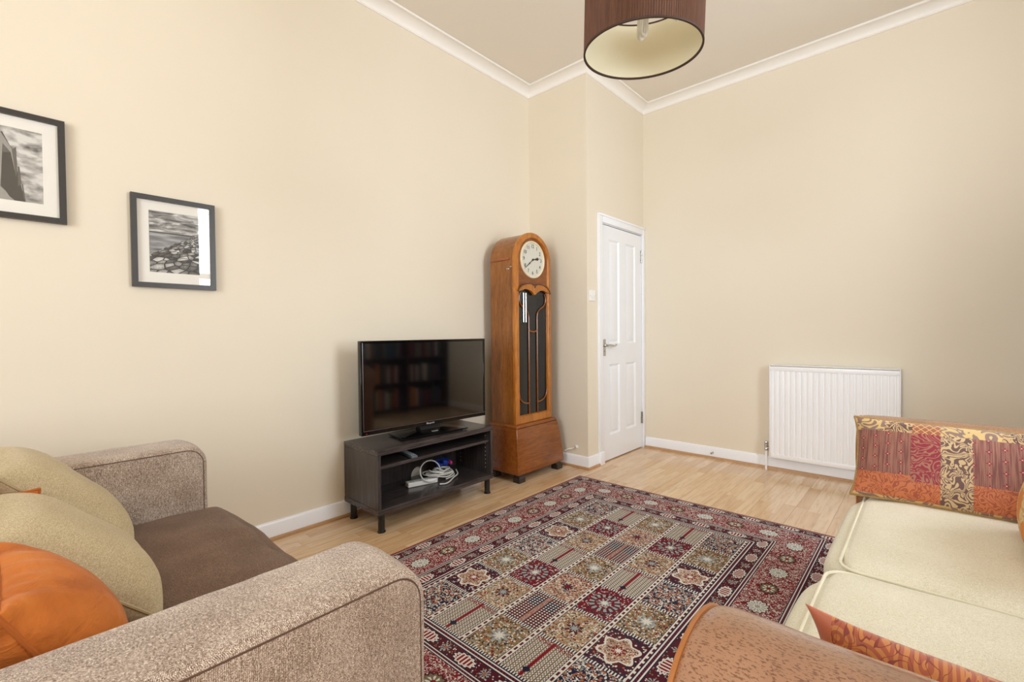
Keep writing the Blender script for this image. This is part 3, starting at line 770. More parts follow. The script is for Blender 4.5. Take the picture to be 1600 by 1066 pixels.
def build_cables():
    # white cable: several loose loops
    pts = []
    rnd = random.Random(3)
    for k in range(6*9):
        a = k/9*2*PI; lp = k//9
        cx, cyy = 0.205+0.010*math.sin(k*0.37), 1.900+0.012*lp*0.6+0.01*math.cos(k*0.21)
        rx, ry = 0.060+0.012*math.sin(lp*2.1), 0.105-0.010*lp+0.02*math.sin(lp*1.3)
        pts.append((cx+rx*math.cos(a), cyy+ry*math.sin(a), zb+0.012+0.009*lp+0.010*abs(math.sin(a*0.5+lp))+0.032*min(1, max(0, (1.90-cyy-ry*math.sin(a))/0.06))))
    b = BM(); add_tube(b, catmull(pts, 3), 0.0042, 8)
    # a big upright loop and a tail on the shelf floor
    lp_ = [(0.235, 1.775+0.078*math.cos(t)+0.0, zb+0.078+0.062*math.sin(t)) for t in [PI*2*i/12 for i in range(12)]]
    lp_ = [(0.245-0.35*(p[2]-zb-0.02)+0.0, p[1]+0.04, p[2]) for p in lp_]
    add_tube(b, catmull(lp_, 6, True), 0.0042, 8, True)
    add_tube(b, catmull([(0.30, 1.83, zb+0.006), (0.318, 1.86, zb+0.006), (0.31, 1.90, zb+0.007), (0.27, 1.97, zb+0.010), (0.24, 2.03, zb+0.014), (0.20, 2.05, zb+0.03)], 6), 0.0042, 8)
    tag(obj('coiled_cable', b, M['cable_white'], origin=(0.2, 1.9, zb)), 'white cable in loose loops on the bench bottom board', 'cable')
    b = BM(); pts = [(0.13+0.035*math.sin(i*1.9), 1.985+0.05*math.sin(i*1.13+0.6), zb+0.075+0.018*math.sin(i*0.9)) for i in range(26)]
    add_tube(b, catmull(pts, 4), 0.0065, 8)
    add_box(b, 0.15, 0.19, 1.955, 1.985, zb+0.088, zb+0.106, 0.004, 2)
    tag(obj('blue_cable', b, M['cable_blue'], origin=(0.13, 1.99, zb)), 'blue cable bunched on top of the white cable coil', 'cable')
    b = BM(); add_box(b, 0.160, 0.190, 2.012, 2.030, zb+0.070, zb+0.092, 0.003, 2)
    tag(obj('pink_plug', b, M['pink'], origin=(0.175, 2.02, zb+0.06)), 'small pink plug among the blue and black cables', 'plug')
    b = BM()
    pts = [(0.09+0.035*math.sin(i*2.3), 2.075+0.03*math.sin(i*1.7), zb+0.035+0.028*math.sin(i*0.8+1)) for i in range(22)]
    add_tube(b, catmull(pts, 4), 0.0045, 6)
    add_tube(b, catmull([(0.09, 2.08, zb+0.06), (0.08, 2.10, zb+0.10), (0.06, 2.13, zb+0.13), (0.035, 2.15, zb+0.18)], 6), 0.003, 6)
    add_tube(b, catmull([(0.09, 2.06, zb+0.06), (0.08, 2.04, zb+0.11), (0.05, 2.0, zb+0.16), (0.03, 1.98, zb+0.20)], 6), 0.003, 6)
    tag(obj('black_cable', b, M['cable_black'], origin=(0.09, 2.07, zb)), 'black cable tangle at the right rear of the bench bottom board', 'cable')
build_cables()

# ------------------------------------------------------------------ longcase clock
def arch(y0, y1, z0, zc, n=24):
    """outline in (y,z): flat foot, straight sides, semicircular head centred at zc"""
    c = (y0+y1)/2; r = (y1-y0)/2
    return [(y0, z0), (y1, z0)]+[(c+r*math.cos(k/n*PI), zc+r*math.sin(k/n*PI)) for k in range(n+1)]
CY0, CY1 = 2.508, 2.936
def build_clock():
    yc = (CY0+CY1)/2; zc = 1.632; X0, X1 = 0.088, 0.318
    r = root('longcase_clock', (0.2, yc, 0), 'polished oak longcase clock with arched head and glazed door', 'clock')
    # case: arched shell with a slightly proud front frame
    body = BM(); add_prism(body, arch(CY0+0.006, CY1-0.006, 0.385, zc), 'x', X0, X1)
    obj('case', body, M['oak'], r, angle=30)
    for a, b_ in ((CY0-0.004, CY0+0.0058), (CY1-0.0058, CY1+0.004)): obj('side_moulding', box(X0+0.004, X1-0.03, a, b_, zc-0.006, zc+0.010, 0.003, 2), M['oak_carved'], r)
    # door frame: ring between outer arch and inner opening, with dial board
    fr = BM(); xo0, xo1 = X1+0.003, X1+0.030
    outer = arch(CY0, CY1, 0.405, zc, 32); inner = arch(CY0+0.044, CY1-0.044, 0.47, zc-0.0, 32)
    A0 = [fr.verts.new((xo0, *p)) for p in outer]; A1 = [fr.verts.new((xo1-0.008, *p)) for p in outer]
    def inset(poly, c, k): return poly
    out2 = arch(CY0+0.008, CY1-0.008, 0.413, zc, 32)
    A2 = [fr.verts.new((xo1, *p)) for p in out2]
    in0 = arch(CY0+0.038, CY1-0.038, 0.464, zc, 32); A3 = [fr.verts.new((xo1, *p)) for p in in0]
    A4 = [fr.verts.new((xo1-0.012, *p)) for p in inner]; A5 = [fr.verts.new((xo0, *p)) for p in inner]
    n = len(outer)
    for P, Q in ((A0, A1), (A1, A2), (A2, A3), (A3, A4), (A4, A5), (A5, A0)):
        for i in range(n): fr.faces.new((P[i], P[(i+1) % n], Q[(i+1) % n], Q[i]))
    bmesh.ops.recalc_face_normals(fr, faces=fr.faces)
    door = obj('door_frame', fr, M['oak_light'], r, angle=30)
    # dial board fills the head down to the pediment
    db = BM(); ys0, ys1 = CY0+0.0445, CY1-0.0445; cc = (ys0+ys1)/2; rr = (ys1-ys0)/2
    pr = [(ys0, 1.415), (ys1, 1.415)]+[(cc+rr*math.cos(k/24*PI), zc+rr*math.sin(k/24*PI)) for k in range(25)]
    add_prism(db, pr, 'x', xo0+0.001, xo0+0.012); obj('dial_board', db, M['oak_h'], door, angle=30)
    # dial
    dc = (2.720, 1.642); R = 0.137; xd = xo0+0.0125
    d = BM(); add_lathe(d, [(0, 0.0), (0.001, 0.004), (R-0.010, 0.003), (R-0.010, 0.0)], (xd, *dc), 'x', 64); dial = obj('dial', d, M['dial'], r, angle=30)
    rm = BM(); add_lathe(rm, [(R-0.0098, 0.0), (R-0.0098, 0.006), (R-0.006, 0.011), (R+0.001, 0.011), (R+0.006, 0.005), (R+0.006, 0.0)], (xd, *dc), 'x', 64)
    obj('dial_rim', rm, M['dial_rim'], r, angle=40)
    for k in range(1, 13):
        a = k/12*2*PI; t = text_bm(str(k), 0.040, 0.0003)
        for v in t.verts: v.co = Vector((xd+0.0045+v.co.z, dc[0]+0.101*math.sin(a)+v.co.x*0.9, dc[1]+0.101*math.cos(a)+v.co.y))
        obj('numeral', t, M['ink'], dial, smooth=False)
    def hand(ang, L, w, x, fancy):
        h = BM(); ca, sa = math.cos(ang), math.sin(ang)
        def P(u, v): return (dc[0]+u*sa+v*ca, dc[1]+u*ca-v*sa)
        if fancy: prof = [(-0.012, 0), (0.0, 0.004), (0.03, 0.003), (0.036, 0.008), (0.044, 0.0035), (0.05, 0.011), (0.06, 0.012), (0.068, 0.003), (L, 0)]
        else: prof = [(-0.014, 0), (0.0, 0.0035), (0.04, 0.0022), (0.05, 0.006), (0.06, 0.003), (0.09, 0.002), (L, 0)]
        pts = [P(u, v) for u, v in prof]+[P(u, -v) for u, v in prof[1:-1]][::-1]
        add_prism(h, pts, 'x', x, x+0.001); add_lathe(h, [(0.008, 0), (0.008, 0.002), (0, 0.002)], (x, *dc), 'x', 16)
        return obj('hour_hand' if fancy else 'minute_hand', h, M['ink'], dial, smooth=False)
    hand(math.radians(80), 0.092, 1, xd+0.006, True); hand(math.radians(232), 0.126, 1, xd+0.0085, False)
    # glass door panel, chime tube behind it
    gl = BM(); add_box(gl, xo0+0.002, xo0+0.006, ys0-0.0003, ys1+0.0003, 0.4705, 1.4145); obj('door_glass', gl, M['clock_glass'], r, smooth=False)
    # carved pediment and heart-shaped glazing bars
    xb0, xb1 = xo0+0.0125, xo1+0.008
    top = [(2.532, 1.390), (2.548, 1.415), (2.576, 1.434), (2.624, 1.450), (2.680, 1.455), (2.708, 1.448), (2.724, 1.438), (2.742, 1.448), (2.770, 1.456), (2.825, 1.452), (2.872, 1.435), (2.900, 1.414), (2.914, 1.390)]
    low = [(2.868, 1.400), (2.830, 1.412), (2.790, 1.408), (2.752, 1.392), (2.724, 1.372), (2.696, 1.392), (2.658, 1.408), (2.612, 1.412), (2.578, 1.400)]
    pts = [(p.x, p.y) for p in catmull([(a, b, 0) for a, b in top], 4)]+[(p.x, p.y) for p in catmull([(a, b, 0) for a, b in low], 4)]
    pd = BM(); add_prism(pd, pts, 'x', xb0, xb1, 0.003, 2); obj('pediment', pd, M['oak_light'], r, angle=40)
    ed = BM(); add_tube(ed, [(xb1, p.x, p.y) for p in catmull([(a, b+0.001, 0) for a, b in top], 6)], 0.005, 8); add_lathe(ed, [(0, 0.012), (0.009, 0.006), (0.010, 0)], (xb1-0.004, 2.724, 1.434), 'x', 14)
    obj('pediment_moulding', ed, M['oak_dark'], r)
    bars = BM(); xm = xo0+0.012
    def strip(pts, w=0.0055): add_tube(bars, [(xm, p.x, p.y) for p in catmull([(a, b, 0) for a, b in pts], 6)], w, 6)
    strip([(2.578, 1.385), (2.566, 1.350), (2.572, 1.315), (2.592, 1.288), (2.632, 1.266), (2.660, 1.243), (2.672, 1.210), (2.673, 1.165), (2.673, 1.000), (2.673, 0.47)])
    strip([(2.866, 1.385), (2.879, 1.350), (2.872, 1.315), (2.852, 1.292), (2.812, 1.270), (2.784, 1.245), (2.773, 1.210), (2.772, 1.165), (2.772, 1.000), (2.772, 0.47)])
    strip([(2.673, 1.110), (2.690, 1.098), (2.7225, 1.093), (2.755, 1.098), (2.772, 1.110)])
    strip([(2.556, 0.640), (2.566, 0.600), (2.590, 0.573), (2.630, 0.556), (2.672, 0.552)]); strip([(2.889, 0.640), (2.879, 0.600), (2.855, 0.573), (2.815, 0.556), (2.773, 0.552)])
    obj('glazing_bars', bars, M['oak_h'], r)
    ct = BM(); 
    for yy in (2.613, 2.640): add_lathe(ct, [(0, 1.165), (0.007, 1.165), (0.007, 1.385), (0, 1.385)], (xo0+0.0135, yy, 0), 'z', 14)
    obj('chime_tube', ct, M['silver_tube'], r)
    kn = BM(); add_lathe(kn, [(0.008, 0), (0.005, -0.006), (0.007, -0.010), (0, -0.013)], (X1-0.045, CY0+0.0058, 1.56), 'y', 14); add_box(kn, X1-0.02, X1+0.003, CY0-0.006, CY0-0.0005, 1.568, 1.576, 0.001, 1)
    obj('door_catch', kn, M['chrome'], r)
    # plinth: moulding, then flared base (four sloping bulged faces)
    pm = BM(); add_prism(pm, [(CY0-0.026, 0.385), (CY1+0.026, 0.385), (CY1+0.024, 0.398), (CY1+0.008, 0.409), (CY0-0.008, 0.409), (CY0-0.024, 0.398)], 'x', X0-0.005, X1+0.058, 0.008, 3)
    obj('plinth_moulding', pm, M['oak_h'], r)
    bs = BM(); rings = []
    for t, z in [(0, 0.384), (0.1, 0.37), (0.35, 0.30), (0.6, 0.22), (0.8, 0.155), (0.93, 0.105), (1.0, 0.085), (0.99, 0.072), (0.9, 0.060)]:
        s = 0.008+0.052*(t**0.9); q = s
        rings.append([(X0-0.004, CY0-0.024-q*0.55, z), (X1+0.050+q*0.75, CY0-0.024-q*0.55, z), (X1+0.050+q*0.75, CY1+0.024+q*0.75, z), (X0-0.004, CY1+0.024+q*0.75, z)])
    VR = [[bs.verts.new(p) for p in rg] for rg in rings]
    for A, B in zip(VR, VR[1:]):
        for i in range(4): bs.faces.new((A[i], A[(i+1) % 4], B[(i+1) % 4], B[i]))
    bs.faces.new(VR[0]); bs.faces.new(VR[-1][::-1]); bmesh.ops.recalc_face_normals(bs, faces=bs.faces)
    ve = [e for e in bs.edges if abs(e.verts[0].co.z-e.verts[1].co.z) > 0.003]
    bmesh.ops.bevel(bs, geom=ve, offset=0.006, segments=3, profile=0.5, affect='EDGES')
    obj('plinth', bs, M['oak_h'], r, angle=50)
    for (xx, yy, sx, sy) in ((X1+0.078, CY0-0.038, 1, -1), (X1+0.078, CY1+0.048, 1, 1), (X0+0.03, CY0-0.038, -1, -1), (X0+0.03, CY1+0.048, -1, 1)):
        ft = BM(); top = 0.0595; x0 = xx-0.05 if sx > 0 else xx-0.026; x1 = xx+0.012 if sx > 0 else xx+0.05
        y0 = yy-0.004 if sy < 0 else yy-0.062; y1 = yy+0.062 if sy < 0 else yy+0.004
        A = [ft.verts.new(p) for p in ((x0, y0, 0), (x1, y0, 0), (x1, y1, 0), (x0, y1, 0))]
        B = [ft.verts.new(p) for p in ((x0, y0, top*0.55), (x1, y0, top*0.55), (x1, y1, top*0.55), (x0, y1, top*0.55))]
        k = 0.016; C = [ft.verts.new(p) for p in ((x0, y0+(k if sy < 0 else -0.01), top), (x1-k, y0+(k if sy < 0 else -0.01), top), (x1-k, y1-(k if sy > 0 else -0.01), top), (x0, y1-(k if sy > 0 else -0.01), top))]
        for P, Q in ((A, B), (B, C)):
            for i in range(4): ft.faces.new((P[i], P[(i+1) % 4], Q[(i+1) % 4], Q[i]))
        ft.faces.new(A[::-1]); ft.faces.new(C); bmesh.ops.recalc_face_normals(ft, faces=ft.faces)
        obj('foot', ft, M['foot_dark'], r, angle=30)
build_clock()

# ------------------------------------------------------------------ pendant lamp
def build_lamp():
    c = Vector((1.831, 1.530, 2.072)); R, H = 0.2, 0.204
    r = root('pendant_lamp', c, 'brown pleated drum lampshade hanging from the ceiling', 'pendant lamp', local=True)
    nv = Vector((0.057, -0.038, 1)).normalized(); r.rotation_euler = nv.to_track_quat('Z', 'Y').to_euler()
    sh = BM(); n = 160*2; rings = []
    for z in [0.004, H*0.25, H*0.5, H*0.75, H-0.004]:
        rings.append([sh.verts.new(((R+(0.0028 if i % 2 else 0.0))*math.cos(2*PI*i/n), (R+(0.0028 if i % 2 else 0.0))*math.sin(2*PI*i/n), z)) for i in range(n)])
    for A, B in zip(rings, rings[1:]):
        for i in range(n): sh.faces.new((A[i], A[(i+1) % n], B[(i+1) % n], B[i]))
    s = obj('shade', sh, M['shade'], r, smooth=False)
    ln = BM(); add_lathe(ln, [(R-0.0025, 0.002), (R-0.0025, H-0.002), (R-0.0015, H-0.002), (R-0.0015, 0.002), (R-0.0025, 0.002)], (0, 0, 0), 'z', 96); obj('lining', ln, M['shade_lining'], s)
    for z in (0.0, H-0.006):
        t = BM(); add_lathe(t, [(R-0.0030, z), (R+0.0036, z), (R+0.0036, z+0.006), (R-0.0030, z+0.006), (R-0.0030, z)], (0, 0, 0), 'z', 96); obj('rim', t, M['shade_trim'], s, angle=30)
    sp = BM(); zt = H-0.03
    for k in range(3):
        a = k*2*PI/3+0.4; add_tube(sp, [(0.02*math.cos(a), 0.02*math.sin(a), zt), ((R-0.003)*math.cos(a), (R-0.003)*math.sin(a), zt)], 0.0018, 6)
    add_lathe(sp, [(0.020, zt-0.002), (0.024, zt-0.002), (0.024, zt+0.002), (0.020, zt+0.002), (0.020, zt-0.002)], (0, 0, 0), 'z', 24)
    obj('spider', sp, M['plastic'], r)
    hd = BM(); add_lathe(hd, [(0, zt-0.03), (0.018, zt-0.03), (0.019, zt), (0.016, zt+0.03), (0.006, zt+0.05), (0, zt+0.05)], (0, 0, 0), 'z', 24); obj('lamp_holder', hd, M['plastic'], r)
    bb = BM()
    for sx, sy in ((-1, -1), (1, -1), (1, 1), (-1, 1)): pass
    for s_ in (-1, 1):
        add_tube(bb, catmull([(0.010, 0.010*s_, zt-0.031), (0.010, 0.010*s_, zt-0.08), (0.010, 0.010*s_, zt-0.115), (0.0, 0.010*s_, zt-0.124), (-0.010, 0.010*s_, zt-0.115), (-0.010, 0.010*s_, zt-0.08), (-0.010, 0.010*s_, zt-0.031)], 5), 0.0058, 10)
    obj('bulb', bb, M['bulb'], r)
    top = r.matrix_basis.inverted() if False else None
    cd = BM(); q = r.rotation_euler.to_matrix(); up = q.inverted() @ Vector((0, 0, 1))
    p0 = Vector((0, 0, zt+0.05)); L = (ZC-c.z-(q @ p0).z)/1.0
    p1 = p0+up*(L-0.03); add_tube(cd, [p0, p0.lerp(p1, 0.5), p1], 0.003, 8); obj('flex', cd, M['plastic'], r)
    rs = BM(); add_lathe(rs, [(0, -0.030), (0.012, -0.028), (0.035, -0.018), (0.042, -0.0005), (0, -0.0005)], (0, 0, 0), 'z', 32)
    o = q.to_4x4().inverted()
    w = c+q @ (p0+up*L)
    for v in rs.verts: v.co = q.inverted() @ (Vector((v.co.x, v.co.y, v.co.z))+Vector((w.x, w.y, ZC))-c)
    obj('ceiling_rose', rs, M['plastic'], r)
M['bulb'] = plain('white_bulb_glass', (240, 240, 236), 0.25)
build_lamp()

# ------------------------------------------------------------------ rug
def m_rug():
    g = G('persian_garden_rug'); x, y, z = g.xyz(); Wd, Ln = 1.65, 2.22
    red, dred, navy, cream, tan, grey = lin((132, 20, 34)), lin((84, 20, 36)), lin((30, 32, 60)), lin((230, 226, 218)), lin((176, 146, 112)), lin((158, 170, 172))
    olive, orange, gold, pink, green = lin((120, 112, 84)), lin((176, 100, 68)), lin((146, 120, 82)), lin((190, 152, 128)), lin((164, 158, 134))
    u, v = x, y
    du = u.min(Wd-u); dv = v.min(Ln-v); d = du.min(dv); hz = dv > du
    s = hz*(v-Ln/2)+(1.0-hz)*(u-Wd/2)
    vec = g.vec(u, v, 0.0)
    # floral speckle shared by everything
    vd, h, h2 = g.voro(vec, 132.0); vd2, k, k2 = g.voro(vec, 80.0)
    wob = g.noise(vec, 48.0, 2.0, 0.5, 1.5)
    vine = (wob-0.5).abs() < 0.024
    speck = g.ramp(h, [(0.0, cream), (0.26, navy), (0.44, grey), (0.58, orange), (0.68, dred), (0.84, gold)], 'CONSTANT')
    smask = (vd < 0.36)
    big = g.ramp(k, [(0.0, cream), (0.22, red), (0.42, navy), (0.62, grey), (0.78, orange), (0.9, olive)], 'CONSTANT')
    # ---- main border
    per = 0.333
    def rosette(period, offset, cd, rad, squash=0.8):
        a = (s+offset+period/2).mod(period)-period/2; b = (d-cd)
        a = a*squash; rr = (a*a+b*b).sqrt(); th = a.atan2(b)
        return rr/(rad*(1.0+0.10*(th*12.0).cos())), th
    c = g.mix(smask*(h < 0.50), red, speck)
    c = g.mix(vine*0.8, c, cream)
    r1, t1 = rosette(per, 0.0+0.166, 0.187, 0.034); r2, t2 = rosette(per, 0.0, 0.187, 0.030)
    c = g.mix(r2 < 1.25, c, dred); c = g.mix(r2 < 1.0, c, olive); c = g.mix((r2 < 0.75)*((t2*8.0).sin() > 0.1), c, cream); c = g.mix(r2 < 0.3, c, red)
    c = g.mix(r1 < 1.18, c, dred); c = g.mix(r1 < 1.02, c, cream); c = g.mix((r1 < 0.90)*((t1*14.0).sin() > -0.1), c, grey); c = g.mix((r1 < 0.42), c, cream); c = g.mix((r1 < 0.28)*((t1*8.0).sin() > 0.0), c, navy)
    # leafy cartouches beside the rosettes
    def minor(c, lo, hi, cd):
        base = g.mix(smask*(h2 < 0.45), dred, speck)
        o1, th = rosette(0.19, 0.0, cd, 0.0235, 0.52)
        base = g.mix(o1 < 1.12, base, navy); base = g.mix(o1 < 1.0, base, cream); base = g.mix(o1 < 0.80, base, red)
        base = g.mix((o1 < 0.78)*((s*420.0).sin() > 0.2), base, cream)
        o2, th2 = rosette(0.19, 0.095, cd, 0.017, 1.0)
        base = g.mix((o2 < 1.1)*((th2*8.0).sin() > 0.0), base, grey); base = g.mix(o2 < 0.35, base, orange)
        return g.mix((d > lo)*(d < hi), c, base)
    c = minor(c, 0.024, 0.080, 0.052); c = minor(c, 0.290, 0.345, 0.316)
    def guard(c, lo, w=0.024):
        q = (d-lo)/w; inside = (q > 0.0)*(q < 1.0)
        e = g.mix((q < 0.16), cream, navy); e = g.mix(q > 0.84, e, navy)
        mid = (q-0.5).abs() < 0.17
        dash = ((s*1.0+d*0.6)*1.0/0.013).mod(1.0) < 0.62
        e = g.mix(mid*dash, e, navy)
        e = g.mix(mid*(1.0-dash), e, red)
        return g.mix(inside, c, e)
    c = guard(c, 0.080); c = guard(c, 0.266); c = guard(c, 0.345, 0.030)
    c = guard(c, 0.014, 0.012)
    # ---- field: 5 x 7 cells
    U0, V0 = 0.378, 0.378; cw, ch = (Wd-2*U0)/5, (Ln-2*V0)/7
    fu, fv = (u-U0)/cw, (v-V0)/ch; iu, iv = fu.floor(), fv.floor()
    a = (fu.mod(1.0)-0.5)*cw; b = (fv.mod(1.0)-0.5)*ch
    ci = (iu-2.0).abs(); m2 = ci > 1.5; m1 = (ci > 0.5)*(ci < 1.5); m0 = ci < 0.5
    cj = iv.mod(3.0); j0 = cj < 0.5; j1 = (cj > 0.5)*(cj < 1.5); j2 = cj > 1.5
    rr = (a*a+b*b).sqrt(); th = a.atan2(b)
    def overlay(base, dens, vin=None):
        q = g.mix((vd < 0.42)*(h < dens), base, speck)
        q = g.mix((vd2 < 0.33)*(k2 < dens*0.6), q, big)
        if vin is not None: q = g.mix(vine, q, vin)
        return q
    def star(q, rad, c1, c2):
        ra = rr/(rad*(1.0+0.35*(th*8.0).cos())); q = g.mix(ra < 1.0, q, c1); return g.mix(ra < 0.55, q, c2)
    navyC = g.mix((wob-0.42).abs() < 0.030, overlay(navy, 0.55), cream); navyC = g.mix((vd2 < 0.4)*(k2 > 0.66), navyC, orange)
    goldC = star(overlay(gold, 0.75), 0.030, grey, cream)
    med = overlay(dred, 0.5); mr = rr/(0.062*(1.0+0.16*(th*6.0).cos()))
    med = g.mix((mr-1.0).abs() < 0.07, med, cream); med = g.mix((mr < 0.93)*(smask), g.mix(mr < 0.93, med, pink), speck); med = star(med, 0.020, red, cream)
    med = g.mix((b.abs() > 0.075)*(vd2 < 0.35), med, navy)
    row = (a/0.0165).mod(1.0); rz = (b/0.012).mod(1.0)
    vase = g.mix(((row-0.5).abs() < 0.33), olive, cream); vase = g.mix(((row+0.18*(b*520.0).sin()-0.5).abs() < 0.12), vase, dred)
    vase = g.mix((a.abs() < 0.0065), vase, red); vase = g.mix((a.abs()+(b-0.062).abs()) < 0.016, vase, navy); vase = g.mix((b < -0.072)*smask, vase, red)
    wr = overlay(red, 0.42, navy); ring = (rr-0.050).abs() < 0.010
    wr = g.mix(ring, wr, dred); wr = g.mix(ring*((th*14.0).sin() > -0.1), wr, grey); wr = star(wr, 0.022, grey, cream)
    tanC = star(overlay(tan, 0.7), 0.026, dred, grey)
    pinkC = star(overlay(pink, 0.8), 0.020, navy, red)
    dot = (((a/0.0135).mod(1.0)-0.5).abs() < 0.26)*(((b/0.0135).mod(1.0)-0.5).abs() < 0.26)
    heart = (((a.abs()-0.035).abs() < 0.028)*((b+0.045).abs() < 0.03))
    dots = g.mix(heart, dred, navy); dots = g.mix(dot, dots, cream); dots = g.mix((a.abs() < 0.010), dots, orange); dots = g.mix((a.abs() < 0.010)*smask, dots, grey)
    f2 = g.mix(j1, g.mix(j2, navyC, med), goldC); f1 = g.mix(j1, g.mix(j2, vase, tanC), wr); f0 = g.mix(j1, g.mix(j2, goldC, dots), pinkC)
    fc = g.mix(m1, g.mix(m0, f2, f0), f1)
    # cell separators
    ga = cw/2-a.abs(); gb = ch/2-b.abs()
    sa = ga < 0.0095; fc = g.mix(ga < 0.012, fc, navy); fc = g.mix(sa, fc, cream)
    fc = g.mix((ga < 0.0042)*((v/0.030).mod(1.0) < 0.6), fc, dred)
    fc = g.mix((gb < 0.008)*(1.0-sa), fc, g.mix((u/0.011).mod(1.0) < 0.5, cream, navy))
    infield = d > 0.375
    c = g.mix(infield, c, fc)
    c = g.mix(d < 0.013, c, red)
    pile = g.noise(g.vec(u, v, 0.0), 900.0, 2.0); tone = g.noise(vec, 3.0, 2.0)
    c = g.mix((pile-0.3)*0.35, c, lin((30, 26, 30)))
    c = g.mix((tone-0.4)*0.10, c, lin((200, 190, 180)))
    g.bump(pile, 0.5, 0.003)
    return g.set(c, 0.95, Specular_IOR_Level=0.2)
M['rug'] = m_rug()
def build_rug():
    bm = BM(); W_, L_ = 1.65, 2.22; th = 0.009
    nx, ny = 34, 46; g = [[None]*(ny+1) for _ in range(nx+1)]
    for i in range(nx+1):
        for j in range(ny+1):
            uu, vv = W_*i/nx, L_*j/ny; e = min(uu, W_-uu, vv, L_-vv)
            g[i][j] = bm.verts.new((uu, vv, th*min(1, 0.35+e/0.02)+0.0006*noise.noise(Vector((uu*4, vv*4, 0)))))
    for i in range(nx):
        for j in range(ny): bm.faces.new((g[i][j], g[i+1][j], g[i+1][j+1], g[i][j+1]))
    ed = [e for e in bm.edges if len(e.link_faces) == 1]
    r = bmesh.ops.extrude_edge_only(bm, edges=ed)
    for e in r['geom']:
        if isinstance(e, bmesh.types.BMVert): e.co.z = 0.0005
    bmesh.ops.recalc_face_normals(bm, faces=bm.faces)
    if sum(f.normal.z for f in bm.faces) < 0: bmesh.ops.reverse_faces(bm, faces=bm.faces)
    o = obj('rug', bm, M['rug'])
    o.location = (0.63, 2.905, 0); o.rotation_euler = (0, 0, 0); o.scale = (1, 1, 1)
    # local v axis runs from the far edge towards the viewer
    for v in o.data.vertices: v.co.y = -v.co.y
    o.data.flip_normals()
    tag(o, 'red and navy patterned persian style rug on the laminate floor', 'rug')
# the pattern works in v = distance from the far edge, so negate y in the shader
def fix_rug_axis():
    nt = M['rug'].node_tree; sp = [n for n in nt.nodes if n.type == 'SEPXYZ'][0]
    ng = nt.nodes.new('ShaderNodeMath'); ng.operation = 'MULTIPLY'; ng.inputs[1].default_value = -1.0
    links = [l for l in nt.links if l.from_socket == sp.outputs[1]]; tos = [l.to_socket for l in links]
    for l in links: nt.links.remove(l)
    nt.links.new(sp.outputs[1], ng.inputs[0])
    for t in tos: nt.links.new(ng.outputs[0], t)
fix_rug_axis(); build_rug()

# ------------------------------------------------------------------ cushions
def wr(p, amp, sc, seed=0):
    return amp*(noise.noise(Vector((p.x*sc+seed, p.y*sc, p.z*sc)))+0.5*noise.noise(Vector((p.x*sc*2.3, p.y*sc*2.3+seed, p.z*sc*2.3))))
def pillow_mesh(w, h, t, pinch=0.07, n=36, pw=2.2, amp=0.004, seed=0.0, sag=0.0, ear=0.0, crease=0.0):
    """pillow in local x (width), y (height, 0 at foot), z (thickness)"""
    bm = BM(); V = {}
    for s in (1, -1):
        for i in range(n+1):
            for j in range(n+1):
                # cluster towards the rim
                a = math.sin((i/n-0.5)*PI); b = math.sin((j/n-0.5)*PI)
                rim = i in (0, n) or j in (0, n)
                key = (i, j, 0 if rim else s)
                if key in V: continue
                x = a*w/2*(1-pinch*(1-b*b))*(1+ear*(a*a*b*b)**2); y = b*h/2*(1-pinch*(1-a*a))*(1+ear*(a*a*b*b)**2)
                k = max(0.0, (1-abs(a)**pw)*(1-abs(b)**pw)); z = s*t/2*k**0.55
                p = Vector((x, y, z))
                if not rim:
                    p.z += wr(p+Vector((0, 0, s*0.3)), amp, 9.0, seed)*k**0.3
                    if crease:
                        e = 1-k**0.35; ang = math.atan2(b, a)
                        p.z += s*crease*e*math.sin(ang*22+seed*3+4*noise.noise(Vector((a*2, b*2, seed))))*0.5
                p.y -= sag*(1-a*a)*(1 if b > 0 else 0)*b
                p.y += h/2
                V[key] = bm.verts.new(p)
    for s in (1, -1):
        for i in range(n):
            for j in range(n):
                q = []
                for (ii, jj) in ((i, j), (i+1, j), (i+1, j+1), (i, j+1)):
                    rim = ii in (0, n) or jj in (0, n); q.append(V[(ii, jj, 0 if rim else s)])
                if s < 0: q = q[::-1]
                try: bm.faces.new(q)
                except ValueError: pass
    rim = [V[(i, 0, 0)] for i in range(n)]+[V[(n, j, 0)] for j in range(n)]+[V[(n-i, n, 0)] for i in range(n)]+[V[(0, n-j, 0)] for j in range(n)]
    return bm, [v.co.copy() for v in rim]
def place(o, pos, xdir, ydir):
    xd = Vector(xdir).normalized(); yd = Vector(ydir); yd = (yd-xd*yd.dot(xd)).normalized(); zd = xd.cross(yd)
    m = Matrix((xd, yd, zd)).transposed().to_4x4(); m.translation = Vector(pos)
    o.matrix_basis = m
def cushion(name, label, cat, pos, xdir, ydir, w, h, t, mat, pipe=None, group=None, pr=0.0035, **kw):
    r = root(name, (0, 0, 0), label, cat, group, local=True); place(r, pos, xdir, ydir)
    bm, rim = pillow_mesh(w, h, t, **kw)
    c = obj('cover', bm, mat, r, angle=180)
    if pipe:
        tb = BM(); add_tube(tb, rim, pr, 6, True); obj('piping', tb, pipe, c)
    return r

